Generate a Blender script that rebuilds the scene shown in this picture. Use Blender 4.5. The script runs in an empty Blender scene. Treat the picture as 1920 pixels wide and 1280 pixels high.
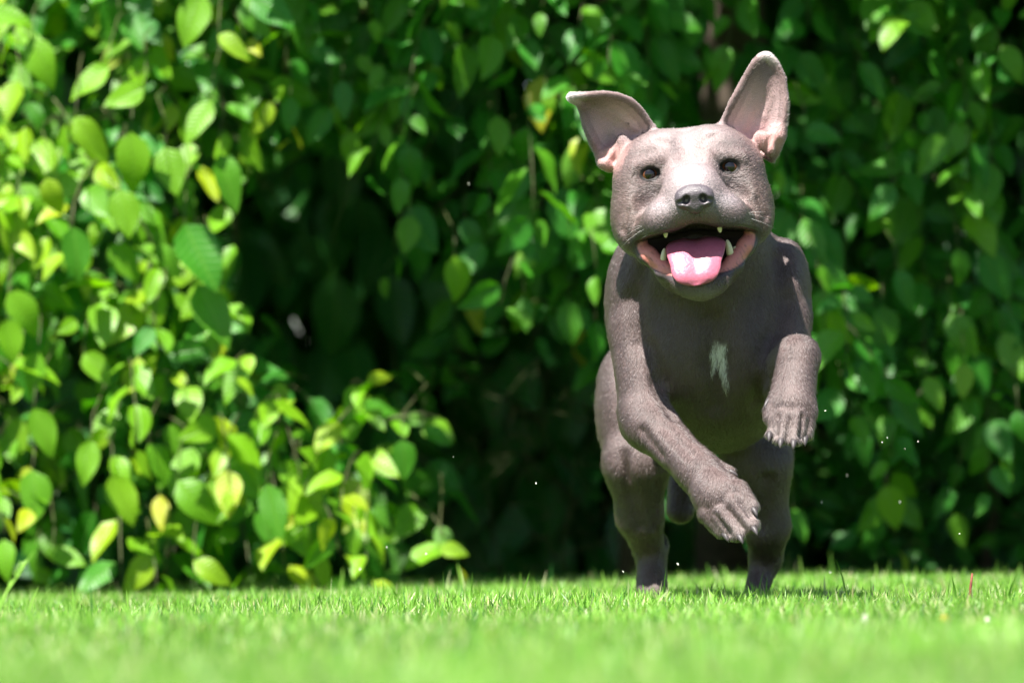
import bpy, math, random
import numpy as np
from mathutils import Vector, Matrix

rng = np.random.default_rng(11)
random.seed(11)
scene = bpy.context.scene
COL = scene.collection
R = math.radians

# ------------------------------------------------------------------ camera
FPX = 200.0 / 36.0 * 1920.0            # focal length in photograph pixels
CAM_H = 0.10
PITCH = math.atan(351.0 / FPX)
cam_d = bpy.data.cameras.new('camera')
cam = bpy.data.objects.new('camera', cam_d)
COL.objects.link(cam)
cam_d.lens = 200.0
cam_d.sensor_width = 36.0
cam_d.clip_start = 0.1
cam_d.clip_end = 1000.0
cam.location = (0, 0, CAM_H)
cam.rotation_euler = (math.pi / 2 + PITCH, 0, 0)
cam_d.dof.use_dof = True
cam_d.dof.focus_distance = 5.88
cam_d.dof.aperture_fstop = 6.0
scene.camera = cam

# ------------------------------------------------------------------ sky, sun, exposure
SUN_EL, SUN_AZ = R(61), R(30)          # azimuth: towards the left of the camera's back
sun_dir = Vector((-math.sin(SUN_AZ) * math.cos(SUN_EL), -math.cos(SUN_AZ) * math.cos(SUN_EL), math.sin(SUN_EL)))
world = bpy.data.worlds.new('World')
scene.world = world
world.use_nodes = True
wn = world.node_tree.nodes
wn.clear()
w_out = wn.new('ShaderNodeOutputWorld')
w_bg = wn.new('ShaderNodeBackground')
w_sky = wn.new('ShaderNodeTexSky')
w_sky.sky_type = 'NISHITA'
w_sky.sun_disc = False
w_sky.sun_elevation = SUN_EL
w_sky.sun_rotation = math.pi + SUN_AZ
w_bg.inputs['Strength'].default_value = 0.05
world.node_tree.links.new(w_sky.outputs[0], w_bg.inputs['Color'])
world.node_tree.links.new(w_bg.outputs[0], w_out.inputs['Surface'])
sun_l = bpy.data.lights.new('sun', 'SUN')
sun_l.energy = 5.0
sun_l.angle = R(0.53)
sun_l.color = (1.0, 0.955, 0.88)
sun = bpy.data.objects.new('sun', sun_l)
COL.objects.link(sun)
sun.rotation_euler = sun_dir.to_track_quat('Z', 'Y').to_euler()
sun.location = (-2, -3, 8)
scene.view_settings.view_transform = 'Standard'
scene.view_settings.look = 'None'
scene.view_settings.gamma = 1.0
scene.view_settings.exposure = 1.82
scene.render.engine = 'CYCLES'
scene.cycles.use_denoising = True
scene.cycles.max_bounces = 8
scene.cycles.transparent_max_bounces = 8
scene.cycles.sample_clamp_indirect = 6.0

# ------------------------------------------------------------------ helpers
SPX = 6.0 / FPX                        # metres per photograph pixel at 6 m
cP, sP = math.cos(PITCH), math.sin(PITCH)


def at(px, py, Y):
    """World point at ground distance Y whose bearing is that of a place in the photograph."""
    u, v = (px - 960.0) / FPX, (640.0 - py) / FPX
    k = Y / (cP - v * sP)
    return np.array((u * k, Y, CAM_H + (sP + v * cP) * k))


def depth(d):
    return 6.0 - d * SPX


def pt(px, py, d):
    return at(px, py, depth(d))


def to_px(P):
    """Bearings of world points, in photograph pixels (n,2)."""
    P = np.asarray(P, float)
    y, z = P[:, 1], P[:, 2] - CAM_H
    f = y * cP + z * sP
    v = (z * cP - y * sP) / f
    return np.stack((960 + P[:, 0] / f * FPX, 640 - v * FPX), 1)


def ground_z(x, y):
    return 0.016 * x + 0.004 * np.sin(x * 2.3 + 0.7) * np.sin(y * 1.1) + 0.003 * np.sin(x * 5.1 + y * 3.3)


def link(o, parent=None):
    COL.objects.link(o)
    if parent is not None:
        o.parent = parent
    return o


def tag(o, label=None, cat=None, group=None, kind=None):
    if label: o['label'] = label
    if cat: o['category'] = cat
    if group: o['group'] = group
    if kind: o['kind'] = kind
    return o


def mesh_np(name, V, faces_flat, sizes, mat=None, smooth=True):
    """Mesh from numpy arrays: verts (n,3), flat loop vertex indices, face sizes."""
    me = bpy.data.meshes.new(name)
    V = np.ascontiguousarray(V, np.float32)
    faces_flat = np.ascontiguousarray(faces_flat, np.int32)
    sizes = np.ascontiguousarray(sizes, np.int32)
    me.vertices.add(len(V))
    me.vertices.foreach_set('co', V.ravel())
    me.loops.add(len(faces_flat))
    me.loops.foreach_set('vertex_index', faces_flat)
    me.polygons.add(len(sizes))
    starts = np.concatenate(([0], np.cumsum(sizes)[:-1])).astype(np.int32)
    me.polygons.foreach_set('loop_start', starts)
    me.polygons.foreach_set('loop_total', sizes)
    me.polygons.foreach_set('use_smooth', np.full(len(sizes), smooth, bool))
    me.update(calc_edges=True)
    me.validate()
    if mat: me.materials.append(mat)
    return me


def set_color(me, name, C):
    a = me.attributes.new(name, 'FLOAT_COLOR', 'POINT')
    C4 = np.ones((len(C), 4), np.float32)
    C4[:, :3] = C
    a.data.foreach_set('color', C4.ravel())


def set_float(me, name, F):
    a = me.attributes.new(name, 'FLOAT', 'POINT')
    a.data.foreach_set('value', np.ascontiguousarray(F, np.float32))


class NT:
    def __init__(self, name):
        self.m = bpy.data.materials.new(name)
        self.m.use_nodes = True
        self.t = self.m.node_tree
        self.t.nodes.clear()
        self.out = self.t.nodes.new('ShaderNodeOutputMaterial')

    def n(self, typ, **kw):
        nd = self.t.nodes.new(typ)
        for k, v in kw.items():
            if k.startswith('i_'):
                nd.inputs[k[2:].replace('_', ' ')].default_value = v
            else:
                setattr(nd, k, v)
        return nd

    def l(self, a, b):
        self.t.links.new(a, b)

    def mix(self, fac, a, b, mode='MIX'):
        m = self.n('ShaderNodeMix', data_type='RGBA', blend_type=mode)
        for sock, val in ((m.inputs[0], fac), (m.inputs[6], a), (m.inputs[7], b)):
            if hasattr(val, 'links'):
                self.l(val, sock)
            elif isinstance(val, (int, float)):
                sock.default_value = val
            else:
                sock.default_value = (*val, 1.0)
        return m.outputs[2]

    def math(self, op, a, b=None):
        m = self.n('ShaderNodeMath', operation=op)
        for sock, val in zip(m.inputs, (a, b)):
            if val is None: continue
            if hasattr(val, 'links'):
                self.l(val, sock)
            else:
                sock.default_value = val
        return m.outputs[0]


def simple_mat(name, col, rough=0.5, spec=0.5, noise=0.15, scale=40.0, bump=0.0, coat=0.0, sss=0.0):
    t = NT(name)
    tc = t.n('ShaderNodeTexCoord')
    nz = t.n('ShaderNodeTexNoise', i_Scale=scale, i_Detail=4.0)
    t.l(tc.outputs['Object'], nz.inputs['Vector'])
    d = tuple(c * (1 - noise * 2) for c in col)
    b = tuple(min(1.0, c * (1 + noise * 2)) for c in col)
    c = t.mix(nz.outputs['Fac'], d, b)
    p = t.n('ShaderNodeBsdfPrincipled', i_Roughness=rough)
    p.inputs['Specular IOR Level'].default_value = spec
    p.inputs['Coat Weight'].default_value = coat
    if sss:
        p.inputs['Subsurface Weight'].default_value = sss
        p.inputs['Subsurface Radius'].default_value = (0.01, 0.004, 0.003)
        p.inputs['Subsurface Scale'].default_value = 0.5
    t.l(c, p.inputs['Base Color'])
    if bump:
        bp = t.n('ShaderNodeBump', i_Strength=bump, i_Distance=0.002)
        t.l(nz.outputs['Fac'], bp.inputs['Height'])
        t.l(bp.outputs[0], p.inputs['Normal'])
    t.l(p.outputs[0], t.out.inputs['Surface'])
    return t.m


def tube(path, radii, sides=5):
    """Closed tube along a polyline -> verts, faces (list)."""
    path = [Vector(p) for p in path]
    V, F = [], []
    up = Vector((0.3, 0.9, 0.2)).normalized()
    for i, p in enumerate(path):
        a = path[max(i - 1, 0)]
        b = path[min(i + 1, len(path) - 1)]
        t = (b - a).normalized()
        s = t.cross(up)
        if s.length < 1e-3: s = t.cross(Vector((1, 0, 0)))
        s.normalize()
        q = s.cross(t)
        for k in range(sides):
            an = 2 * math.pi * k / sides
            V.append(tuple(p + (s * math.cos(an) + q * math.sin(an)) * radii[i]))
    for i in range(len(path) - 1):
        for k in range(sides):
            k2 = (k + 1) % sides
            F.append((i * sides + k, i * sides + k2, (i + 1) * sides + k2, (i + 1) * sides + k))
    F.append(tuple(range(sides))[::-1])
    F.append(tuple((len(path) - 1) * sides + k for k in range(sides)))
    return V, F


def mesh_py(name, V, F, mat, smooth=True):
    me = bpy.data.meshes.new(name)
    me.from_pydata([tuple(v) for v in V], [], F)
    for p in me.polygons: p.use_smooth = smooth
    me.materials.append(mat)
    me.update()
    return me

# ================================================================== lawn
def lawn_material():
    t = NT('lawn_soil')
    tc = t.n('ShaderNodeTexCoord')
    n1 = t.n('ShaderNodeTexNoise', i_Scale=9.0, i_Detail=8.0)
    n2 = t.n('ShaderNodeTexNoise', i_Scale=160.0, i_Detail=3.0)
    t.l(tc.outputs['Object'], n1.inputs['Vector'])
    t.l(tc.outputs['Object'], n2.inputs['Vector'])
    a = t.mix(n1.outputs['Fac'], (0.035, 0.075, 0.012), (0.075, 0.15, 0.02))
    b = t.mix(n2.outputs['Fac'], (0.03, 0.03, 0.012), a)
    p = t.n('ShaderNodeBsdfPrincipled', i_Roughness=0.9)
    t.l(b, p.inputs['Base Color'])
    bp = t.n('ShaderNodeBump', i_Strength=0.6, i_Distance=0.01)
    t.l(n2.outputs['Fac'], bp.inputs['Height'])
    t.l(bp.outputs[0], p.inputs['Normal'])
    t.l(p.outputs[0], t.out.inputs['Surface'])
    return t.m


def build_lawn():
    # one sheet to the horizon: fine near the scene, coarse beyond
    def axis(lo, hi, step, far):
        core = np.arange(lo, hi + 1e-6, step)
        out = [2.0, 5.0, 15.0, 50.0, far]
        return np.concatenate(([lo - v for v in out[::-1]], core, [hi + v for v in out]))
    xs = axis(-4, 4, 0.1, 300.0)
    ys = axis(-1, 11, 0.1, 300.0)
    gx, gy = np.meshgrid(xs, ys, indexing='ij')
    gz = ground_z(np.clip(gx, -6, 6), np.clip(gy, -3, 14))
    V = np.stack((gx, gy, gz), -1).reshape(-1, 3)
    nx, ny = len(xs), len(ys)
    I = np.arange(nx * ny).reshape(nx, ny)
    Q = np.stack((I[:-1, :-1], I[1:, :-1], I[1:, 1:], I[:-1, 1:]), -1).reshape(-1, 4)
    me = mesh_np('lawn', V, Q.ravel(), np.full(len(Q), 4), lawn_material())
    return tag(link(bpy.data.objects.new('lawn', me)), kind='structure')


def grass_material():
    t = NT('grass_blade')
    at_ = t.n('ShaderNodeAttribute', attribute_name='Col')
    p = t.n('ShaderNodeBsdfPrincipled', i_Roughness=0.42)
    p.inputs['Specular IOR Level'].default_value = 0.45
    tr = t.n('ShaderNodeBsdfTranslucent')
    t.l(at_.outputs['Color'], p.inputs['Base Color'])
    tc = t.mix(1.0, at_.outputs['Color'], (1.25, 1.25, 0.55), 'MULTIPLY')
    t.l(tc, tr.inputs['Color'])
    mx = t.n('ShaderNodeMixShader', i_Fac=0.42)
    t.l(p.outputs[0], mx.inputs[1])
    t.l(tr.outputs[0], mx.inputs[2])
    t.l(mx.outputs[0], t.out.inputs['Surface'])
    return t.m


GRASS_MAT = grass_material()


def blades(X, Y, H, W, lean, head, col, tip_col, base_z=None, segs=3):
    """Many blades as one array set. lean = sideways travel of the tip, head = its heading."""
    n = len(X)
    z0 = ground_z(X, Y) - 0.002 if base_z is None else base_z
    face = rng.uniform(0, 2 * np.pi, n)
    wx, wy = np.cos(face) * W * 0.5, np.sin(face) * W * 0.5
    hx, hy = np.cos(head), np.sin(head)
    Vs, Cs = [], []
    for i in range(segs + 1):
        s = i / segs
        bend = s ** 2.0
        cx = X + hx * lean * bend
        cy = Y + hy * lean * bend
        cz = z0 + H * (s - 0.18 * bend * np.minimum(lean / H, 1.5))
        w = (1.0, 0.95, 0.72, 0.14)[i] if segs == 3 else 1 - 0.9 * s
        if i < segs:
            Vs += [np.stack((cx - wx * w, cy - wy * w, cz), 1), np.stack((cx + wx * w, cy + wy * w, cz), 1)]
            c = col * (1 - s)[..., None] + tip_col * s if hasattr(s, 'shape') else col * (1 - s) + tip_col * s
            Cs += [c, c]
        else:
            Vs.append(np.stack((cx, cy, cz), 1))
            Cs.append(tip_col)
    k = len(Vs)
    V = np.stack(Vs, 1).reshape(-1, 3)
    C = np.stack(Cs, 1).reshape(-1, 3)
    base = np.arange(n)[:, None] * k
    quads = np.concatenate([base + np.array([[2 * i, 2 * i + 1, 2 * i + 3, 2 * i + 2]]) for i in range(segs - 1)], 1)
    tri = base + np.array([[2 * segs - 2, 2 * segs - 1, 2 * segs]])
    flat = np.concatenate((quads, tri), 1).ravel()
    sizes = np.tile(np.array([4] * (segs - 1) + [3]), n)
    return V, flat, sizes, C


def build_grass():
    def sample(n, y0, y1, half):
        y = np.sqrt(rng.uniform(0, 1, n) * (y1 ** 2 - y0 ** 2) + y0 ** 2)
        x = rng.uniform(-1, 1, n) * half(y)
        return x, y
    x1, y1 = sample(205000, 1.9, 8.5, lambda y: y * 0.108 + 0.05)
    x2 = rng.uniform(-3.6, 3.6, 60000)
    y2 = rng.uniform(0.4, 8.8, 60000)
    X, Y = np.concatenate((x1, x2)), np.concatenate((y1, y2))
    n = len(X)
    patch = 0.5 + 0.5 * np.sin(X * 9.0 + 2.0 * np.sin(Y * 3.0)) * np.sin(Y * 5.0 + 1.3 * np.sin(X * 4))
    H = rng.normal(0.0265, 0.0048, n) * (0.90 + 0.2 * patch)
    H = np.clip(H, 0.012, 0.045)
    tall = rng.uniform(0, 1, n) < 0.006
    H[tall] *= rng.uniform(1.2, 1.7, tall.sum())
    W = np.clip(rng.normal(0.0026, 0.0007, n), 0.0011, 0.0048)
    lean = np.abs(rng.normal(0.0, 0.011, n)) + 0.002
    head = rng.uniform(0, 2 * np.pi, n)
    u = rng.uniform(0, 1, (n, 1))
    c1, c2 = np.array((0.118, 0.30, 0.030)), np.array((0.235, 0.43, 0.072))
    col = c1 * (1 - u) + c2 * u
    col = col * (0.82 + 0.36 * patch)[:, None]
    r = rng.uniform(0, 1, n)
    dark = r < 0.10
    col[dark] = np.array((0.035, 0.14, 0.03)) * rng.uniform(0.8, 1.3, (dark.sum(), 1))
    straw = r > 0.972
    col[straw] = np.array((0.50, 0.46, 0.24)) * rng.uniform(0.6, 1.2, (straw.sum(), 1))
    tip = col * 1.15
    cut = rng.uniform(0, 1, n) < 0.13
    tip[cut] = np.array((0.55, 0.58, 0.33))
    V, flat, sizes, C = blades(X, Y, H, W, lean, head, col * 0.9, tip)
    me = mesh_np('grass', V, flat, sizes, GRASS_MAT)
    set_color(me, 'Col', C)
    tag(link(bpy.data.objects.new('grass', me)), 'short mown bright green grass covering the lawn', 'grass', kind='stuff')


build_lawn()
build_grass()

# ================================================================== hedge of hanging shoots
def leaf_material(source):
    """Leaf skin. The tint (0 deep green, 1 fresh yellow green, above 1 yellowing) is set per leaf, partly for a sunlit look."""
    t = NT('leaf_' + source.lower())
    a = t.n('ShaderNodeAttribute', attribute_name='tint', attribute_type=source)
    ramp = t.n('ShaderNodeValToRGB')
    t.l(t.math('MULTIPLY', a.outputs['Fac'], 0.5), ramp.inputs[0])
    e = ramp.color_ramp.elements
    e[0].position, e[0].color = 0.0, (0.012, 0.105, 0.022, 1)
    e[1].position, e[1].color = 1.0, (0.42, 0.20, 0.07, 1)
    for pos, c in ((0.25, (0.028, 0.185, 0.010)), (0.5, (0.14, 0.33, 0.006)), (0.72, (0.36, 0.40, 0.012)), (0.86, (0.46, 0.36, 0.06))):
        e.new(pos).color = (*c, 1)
    uv = t.n('ShaderNodeUVMap', uv_map='UVMap')
    sep = t.n('ShaderNodeSeparateXYZ')
    t.l(uv.outputs[0], sep.inputs[0])
    side = t.math('ABSOLUTE', t.math('SUBTRACT', sep.outputs['X'], 0.5))
    vein = t.math('SINE', t.math('MULTIPLY', t.math('SUBTRACT', sep.outputs['Y'], t.math('MULTIPLY', side, 0.55)), 62.0))
    vein = t.math('POWER', t.math('MULTIPLY', t.math('ADD', vein, 1.0), 0.5), 5.0)
    rib = t.math('SUBTRACT', 1.0, t.math('MINIMUM', t.math('MULTIPLY', side, 40.0), 1.0))
    lines = t.math('MAXIMUM', t.math('MULTIPLY', vein, 0.45), rib)
    nz = t.n('ShaderNodeTexNoise', i_Scale=45.0, i_Detail=3.0)
    tc = t.n('ShaderNodeTexCoord')
    t.l(tc.outputs['Object'], nz.inputs['Vector'])
    base = t.mix(t.math('MULTIPLY', lines, 0.28), ramp.outputs[0], (0.22, 0.40, 0.06))
    base = t.mix(0.5, base, t.mix(nz.outputs['Fac'], (0.55, 0.6, 0.5), (1.4, 1.35, 1.4)), 'MULTIPLY')
    p = t.n('ShaderNodeBsdfPrincipled', i_Roughness=0.42)
    p.inputs['Specular IOR Level'].default_value = 0.4
    t.l(base, p.inputs['Base Color'])
    bp = t.n('ShaderNodeBump', i_Strength=0.5, i_Distance=0.002)
    bp.invert = True
    t.l(lines, bp.inputs['Height'])
    t.l(bp.outputs[0], p.inputs['Normal'])
    tr = t.n('ShaderNodeBsdfTranslucent')
    t.l(t.mix(1.0, base, (1.8, 1.7, 0.25), 'MULTIPLY'), tr.inputs['Color'])
    mx = t.n('ShaderNodeMixShader', i_Fac=0.40)
    t.l(p.outputs[0], mx.inputs[1])
    t.l(tr.outputs[0], mx.inputs[2])
    t.l(mx.outputs[0], t.out.inputs['Surface'])
    return t.m


LEAF_OBJ, LEAF_GEO = leaf_material('OBJECT'), leaf_material('GEOMETRY')
TWIG_MAT = simple_mat('twig_bark', (0.06, 0.07, 0.02), 0.6, 0.4, 0.25, 200.0)
BARK_MAT = simple_mat('trunk_bark', (0.085, 0.065, 0.05), 0.85, 0.3, 0.35, 60.0, 0.8)


def leaf_shape(seed, rows=7, cols=5, wide=0.60):
    """Unit leaf: base at the origin, tip at +X, upper face +Z. Returns verts, quads, uv."""
    r = np.random.default_rng(seed)
    curl, fold, twist, wave = r.uniform(-0.05, 0.40), r.uniform(0.06, 0.30), r.uniform(-0.35, 0.35), r.uniform(0.008, 0.022)
    wide = wide * r.uniform(0.85, 1.12)
    skew = r.uniform(-0.05, 0.05)
    V, UV = [], []
    for i in range(rows):
        t = i / (rows - 1)
        w = wide * 0.5 * (np.sin(np.pi * t ** 0.78) ** 0.80 * (1 - 0.22 * t) if 0 < t < 1 else 0.012)
        for j in range(cols):
            s = -1 + 2 * j / (cols - 1)
            y = s * w
            z = fold * abs(y) + wave * ((i + (j % 2)) % 2) * (1 - abs(s) * 0.3) - curl * t * t
            z += 0.03 * math.sin(3.1 * t * 3 + seed) * s * s
            a = twist * t
            y, z = y * math.cos(a) - z * math.sin(a), y * math.sin(a) + z * math.cos(a)
            V.append((t - 0.10 * curl * t * t, y + skew * math.sin(np.pi * t), z))
            UV.append((0.5 + s * w, t))
    Q = [(i * cols + j, (i + 1) * cols + j, (i + 1) * cols + j + 1, i * cols + j + 1) for i in range(rows - 1) for j in range(cols - 1)]
    return np.array(V), np.array(Q), np.array(UV)


def leaf_mesh(sh, mat):
    V, Q, UV = sh
    me = mesh_np('leaf', V, Q.ravel(), np.full(len(Q), 4), mat)
    uvl = me.uv_layers.new(name='UVMap')
    uvl.data.foreach_set('uv', UV[Q.ravel()].astype(np.float32).ravel())
    return me


SHAPES = [leaf_shape(s) for s in range(10)]
SHAPES_LOW = [leaf_shape(50 + s, 5, 3) for s in range(6)]
LEAF_MESHES = [leaf_mesh(s, LEAF_OBJ) for s in SHAPES]


def frame(axis, normal):
    a = axis / np.linalg.norm(axis)
    n = normal - (normal @ a) * a
    n = n / (np.linalg.norm(n) + 1e-9)
    return np.stack((a, np.cross(n, a), n), 1)        # columns: x along the leaf, z upper face


CAVITIES = []                          # hollows under the crown: centre, radii


def in_cavity(p, slack=0.0):
    for c, r in CAVITIES:
        if (((p - c) / r) ** 2).sum() < 1 + slack: return True
    return False


def shoot(start, heading, length, droop, tint, size, out, up=0.68):
    """A hanging shoot: arched path with alternate leaves. Fills out['twig'] and out['leaf']."""
    p = np.array(start, float)
    d = np.array(heading, float)
    d /= np.linalg.norm(d)
    step = 0.036
    n = max(2, int(length / step))
    path = [p.copy()]
    sgn = random.choice((-1, 1))
    for i in range(n):
        d = d + np.array((0, 0, -droop)) * (0.4 + i / n) + rng.normal(0, 0.05, 3)
        d /= np.linalg.norm(d)
        p = p + d * step
        if p[2] < 0.015: break
        path.append(p.copy())
        side = np.cross(d, (0, -0.8, 0.6))
        side /= np.linalg.norm(side) + 1e-9
        sgn = -sgn
        t = i / n
        ax = d * 0.55 + side * sgn * rng.uniform(0.35, 0.95) + np.array((0, -0.18, -0.55)) + rng.normal(0, 0.34, 3)
        nr = np.array((0, -0.70, up)) + rng.normal(0, 0.55, 3)
        s = size * rng.uniform(0.5, 1.2) * (1.0 - 0.35 * t ** 3)
        M = frame(ax, nr)
        pet = p + M[:, 0] * 0.010
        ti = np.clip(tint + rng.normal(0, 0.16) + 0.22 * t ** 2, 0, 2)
        if rng.uniform() < 0.005: ti = rng.uniform(1.15, 1.6)
        if pet[2] - s * 0.6 > -0.01 and not in_cavity(pet + M[:, 0] * s * 0.5, rng.normal(0, 0.25)):
            out['leaf'].append((pet, M, s, ti))
    out['twig'].append(path)


def from_px(px, py, Y=7.8):
    q = at(px, py, Y)
    return q[0], q[2]


def bump2(x, z, px, py, rx, ry):
    cx, cz = from_px(px, py)
    k = 7.8 / FPX
    return np.exp(-((x - cx) / (rx * k)) ** 2 - ((z - cz) / (ry * k)) ** 2)


for px_, py_, rx_, rz_ in ((590, 470, 0.135, 0.125), (985, 830, 0.125, 0.15), (1130, 1030, 0.27, 0.075)):
    CAVITIES.append((at(px_, py_, 8.2), np.array((rx_, 0.95, rz_))))

# ---- masses: the left shrub stands in the sun, the main one overhangs and shades itself
left, main, low = ({'leaf': [], 'twig': []} for _ in range(3))


def left_edge(z):                      # where the left shrub ends on its right
    return np.interp(z, (-0.1, 0.05, 0.25, 0.33, 0.45, 0.62, 0.82, 1.3), (-0.15, -0.10, -0.12, -0.33, -0.40, -0.38, -0.34, -0.42))


for _ in range(1000):
    x = rng.uniform(-1.7, 0.0)
    z = rng.uniform(0.05, 1.35)
    if x > left_edge(z) - 0.02: continue
    edge = np.clip((left_edge(z) - x) / 0.25, 0, 1)
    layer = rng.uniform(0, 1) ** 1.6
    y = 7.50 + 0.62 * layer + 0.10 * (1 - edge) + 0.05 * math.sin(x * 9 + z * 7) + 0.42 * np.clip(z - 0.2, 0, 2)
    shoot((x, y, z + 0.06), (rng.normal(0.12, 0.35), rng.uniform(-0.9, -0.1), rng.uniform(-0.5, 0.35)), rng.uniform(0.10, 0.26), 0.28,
          0.98 - 0.45 * layer, 0.068, left, 0.95)  # outer leaves yellower: sunlit look partly put into the tint

for _ in range(1600):
    x = rng.uniform(-0.62, 2.3)
    z = rng.uniform(0.06, 1.45)
    dens = 1.0
    back = 0.0
    hollow = 1.3 * bump2(x, z, 590, 480, 215, 200) + 0.9 * bump2(x, z, 980, 820, 190, 230) + 0.95 * bump2(x, z, 1120, 1000, 260, 170)
    lowr = np.clip((0.30 - z) / 0.10, 0, 1) * (x > 0.25)
    hollow = min(1.0, hollow + lowr)
    if hollow > 0.55 or rng.uniform() < hollow * 0.93: continue
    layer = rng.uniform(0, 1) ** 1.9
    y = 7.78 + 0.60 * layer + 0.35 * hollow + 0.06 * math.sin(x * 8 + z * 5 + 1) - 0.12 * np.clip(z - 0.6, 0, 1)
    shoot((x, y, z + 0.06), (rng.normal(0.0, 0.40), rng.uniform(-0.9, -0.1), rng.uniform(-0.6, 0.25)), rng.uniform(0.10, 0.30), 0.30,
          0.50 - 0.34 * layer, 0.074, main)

for _ in range(560):                   # low undergrowth in the deep shade
    x = rng.uniform(-0.1, 1.5)
    z = rng.uniform(0.02, 0.36)
    y = rng.uniform(8.05, 8.65)
    shoot((x, y, z), (rng.normal(0, 0.6), rng.uniform(-0.8, 0.1), rng.uniform(0.1, 0.9)), rng.uniform(0.08, 0.2), 0.16, 0.25, 0.048, low)

# ---- overhanging crown above the picture: it keeps the sun off the middle and the right of the hedge
for _ in range(1650):
    x = rng.uniform(-0.54, 2.5)
    z = rng.uniform(1.0, 2.3)
    y = rng.uniform(7.15 + 0.10 * abs(z - 1.35), 8.6)
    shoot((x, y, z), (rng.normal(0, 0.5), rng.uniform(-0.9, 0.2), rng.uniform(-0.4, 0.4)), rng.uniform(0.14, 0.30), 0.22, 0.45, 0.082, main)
for _ in range(2200):                  # unseen roof of the crown further back, added to keep the hollow dark
    x = rng.uniform(-2.4, 2.4)
    shoot((x, rng.uniform(8.5, 9.9), rng.uniform(1.25, 2.2)), (rng.normal(0, 0.6), rng.normal(0, 0.6), rng.uniform(-0.3, 0.3)), rng.uniform(0.15, 0.30), 0.1, 0.3, 0.12,
          main if x > -0.4 else left)
for _ in range(260):
    x = rng.uniform(-2.4, -0.45)
    z = rng.uniform(1.25, 2.3)
    y = rng.uniform(8.0, 8.7)
    shoot((x, y, z), (rng.normal(0, 0.5), rng.uniform(-0.9, 0.2), rng.uniform(-0.4, 0.4)), rng.uniform(0.14, 0.30), 0.22, 0.6, 0.082, left)

# ---- leaves that stand out singly: place, length in photograph pixels, lean of the tip, tint, distance
HERO_L = [(172, 262, 112, 35, 1.05), (234, 400, 98, 12, 1.0), (140, 478, 112, 5, .6), (378, 482, 150, 28, .55), (46, 588, 105, 38, .95),
          (64, 930, 108, 5, .8), (164, 868, 92, -8, .95), (230, 938, 110, 24, 1.05), (302, 962, 74, 5, 1.5), (372, 940, 120, 45, .85),
          (432, 340, 120, 22, .7), (320, 320, 100, 15, .95), (165, 150, 100, -55, 1.0), (362, 40, 112, -20, .95), (72, 118, 110, 18, .95),
          (512, 22, 105, 60, .5), (402, 590, 140, 30, .7), (455, 900, 100, 40, .75), (515, 960, 115, 15, .65), (398, 1070, 84, 62, 1.1),
          (664, 1016, 66, 0, .95), (757, 862, 80, 5, .6), (80, 812, 104, 20, .9), (20, 640, 90, 10, 1.0), (245, 305, 120, 0, 1.0), (300, 870, 90, 30, .8),
          (20, 30, 95, 80, .9), (232, 180, 90, -65, 1.0), (372, 230, 100, -30, .95), (100, 370, 80, 20, 1.15), (440, 85, 80, 55, 1.1),
          (130, 1045, 70, 75, .9), (60, 700, 90, -15, .85), (270, 640, 66, -35, .5), (850, 1032, 56, 80, 1.1), (180, 690, 80, 40, 1.0)]
HERO_M = [(856, 524, 92, 5, 1.0), (660, 285, 86, 5, .85), (935, 256, 82, 5, .75), (645, 188, 78, 5, .35), (772, 312, 86, 8, .4), (750, 366, 74, -5, .6),
          (764, 440, 78, -8, .75), (541, 216, 72, -5, .5), (1070, 606, 88, 5, .6), (1012, 470, 110, -25, .5), (748, 182, 96, -8, .7), (1266, 108, 122, 72, .5),
          (1282, 44, 76, 70, .55), (1212, 165, 82, 5, .4), (822, 815, 64, 65, .6), (740, 28, 92, -25, .6), (1030, 190, 46, 20, .95), (1000, 130, 100, 10, .3),
          (1852, 352, 98, -12, .6), (1846, 80, 104, 10, .6), (1658, 618, 96, 2, .6), (1752, 738, 76, 25, .85), (1806, 714, 72, -5, 1.05), (1900, 668, 106, 22, .8),
          (1806, 628, 100, 28, .7), (1620, 842, 78, 5, .4), (1672, 952, 92, 14, 1.0), (1718, 48, 80, 55, .6), (1530, 592, 92, 5, .6), (1802, 502, 76, 10, .6),
          (1545, 252, 76, 80, .4), (1500, 985, 72, 22, .6), (1652, 378, 84, -35, .5), (1526, 452, 100, 25, .6), (1912, 800, 66, 5, .5), (1700, 545, 90, 25, .4),
          (1870, 520, 110, 35, .5), (1560, 520, 100, 60, .55), (970, 350, 80, -25, .5), (880, 440, 70, 15, .35), (1100, 470, 90, -30, .4), (1120, 640, 80, 5, .5),
          (610, 105, 70, 75, .35), (900, 40, 80, 60, .45), (1120, 60, 90, 30, .35), (1640, 150, 90, 40, .3), (985, 590, 70, 5, .6), (595, 235, 86, -35, .5)]
for lst, out, y0 in ((HERO_L, left, 7.46), (HERO_M, main, 7.70)):
    for px, py, ln, lean, ti in lst:
        Y = y0 + rng.uniform(-0.05, 0.07)
        s = ln * Y / FPX * 0.98
        a = R(lean)
        ax = np.array((math.sin(a), rng.uniform(-0.35, 0.05), -math.cos(a)))
        M = frame(ax, np.array((rng.normal(0, 0.2), -0.95, 0.42 + rng.normal(0, 0.15))))
        c = at(px, py, Y)
        b = c - M[:, 0] * s * 0.5
        if c[2] - 0.5 * s < 0.01: continue
        out['leaf'].append((b, M, s, ti))
        out['twig'].append([b + np.array((rng.normal(0, 0.02), 0.22, 0.10)), b + np.array((rng.normal(0, 0.01), 0.10, 0.075)), b + np.array((0, 0.03, 0.035)), b])


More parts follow.
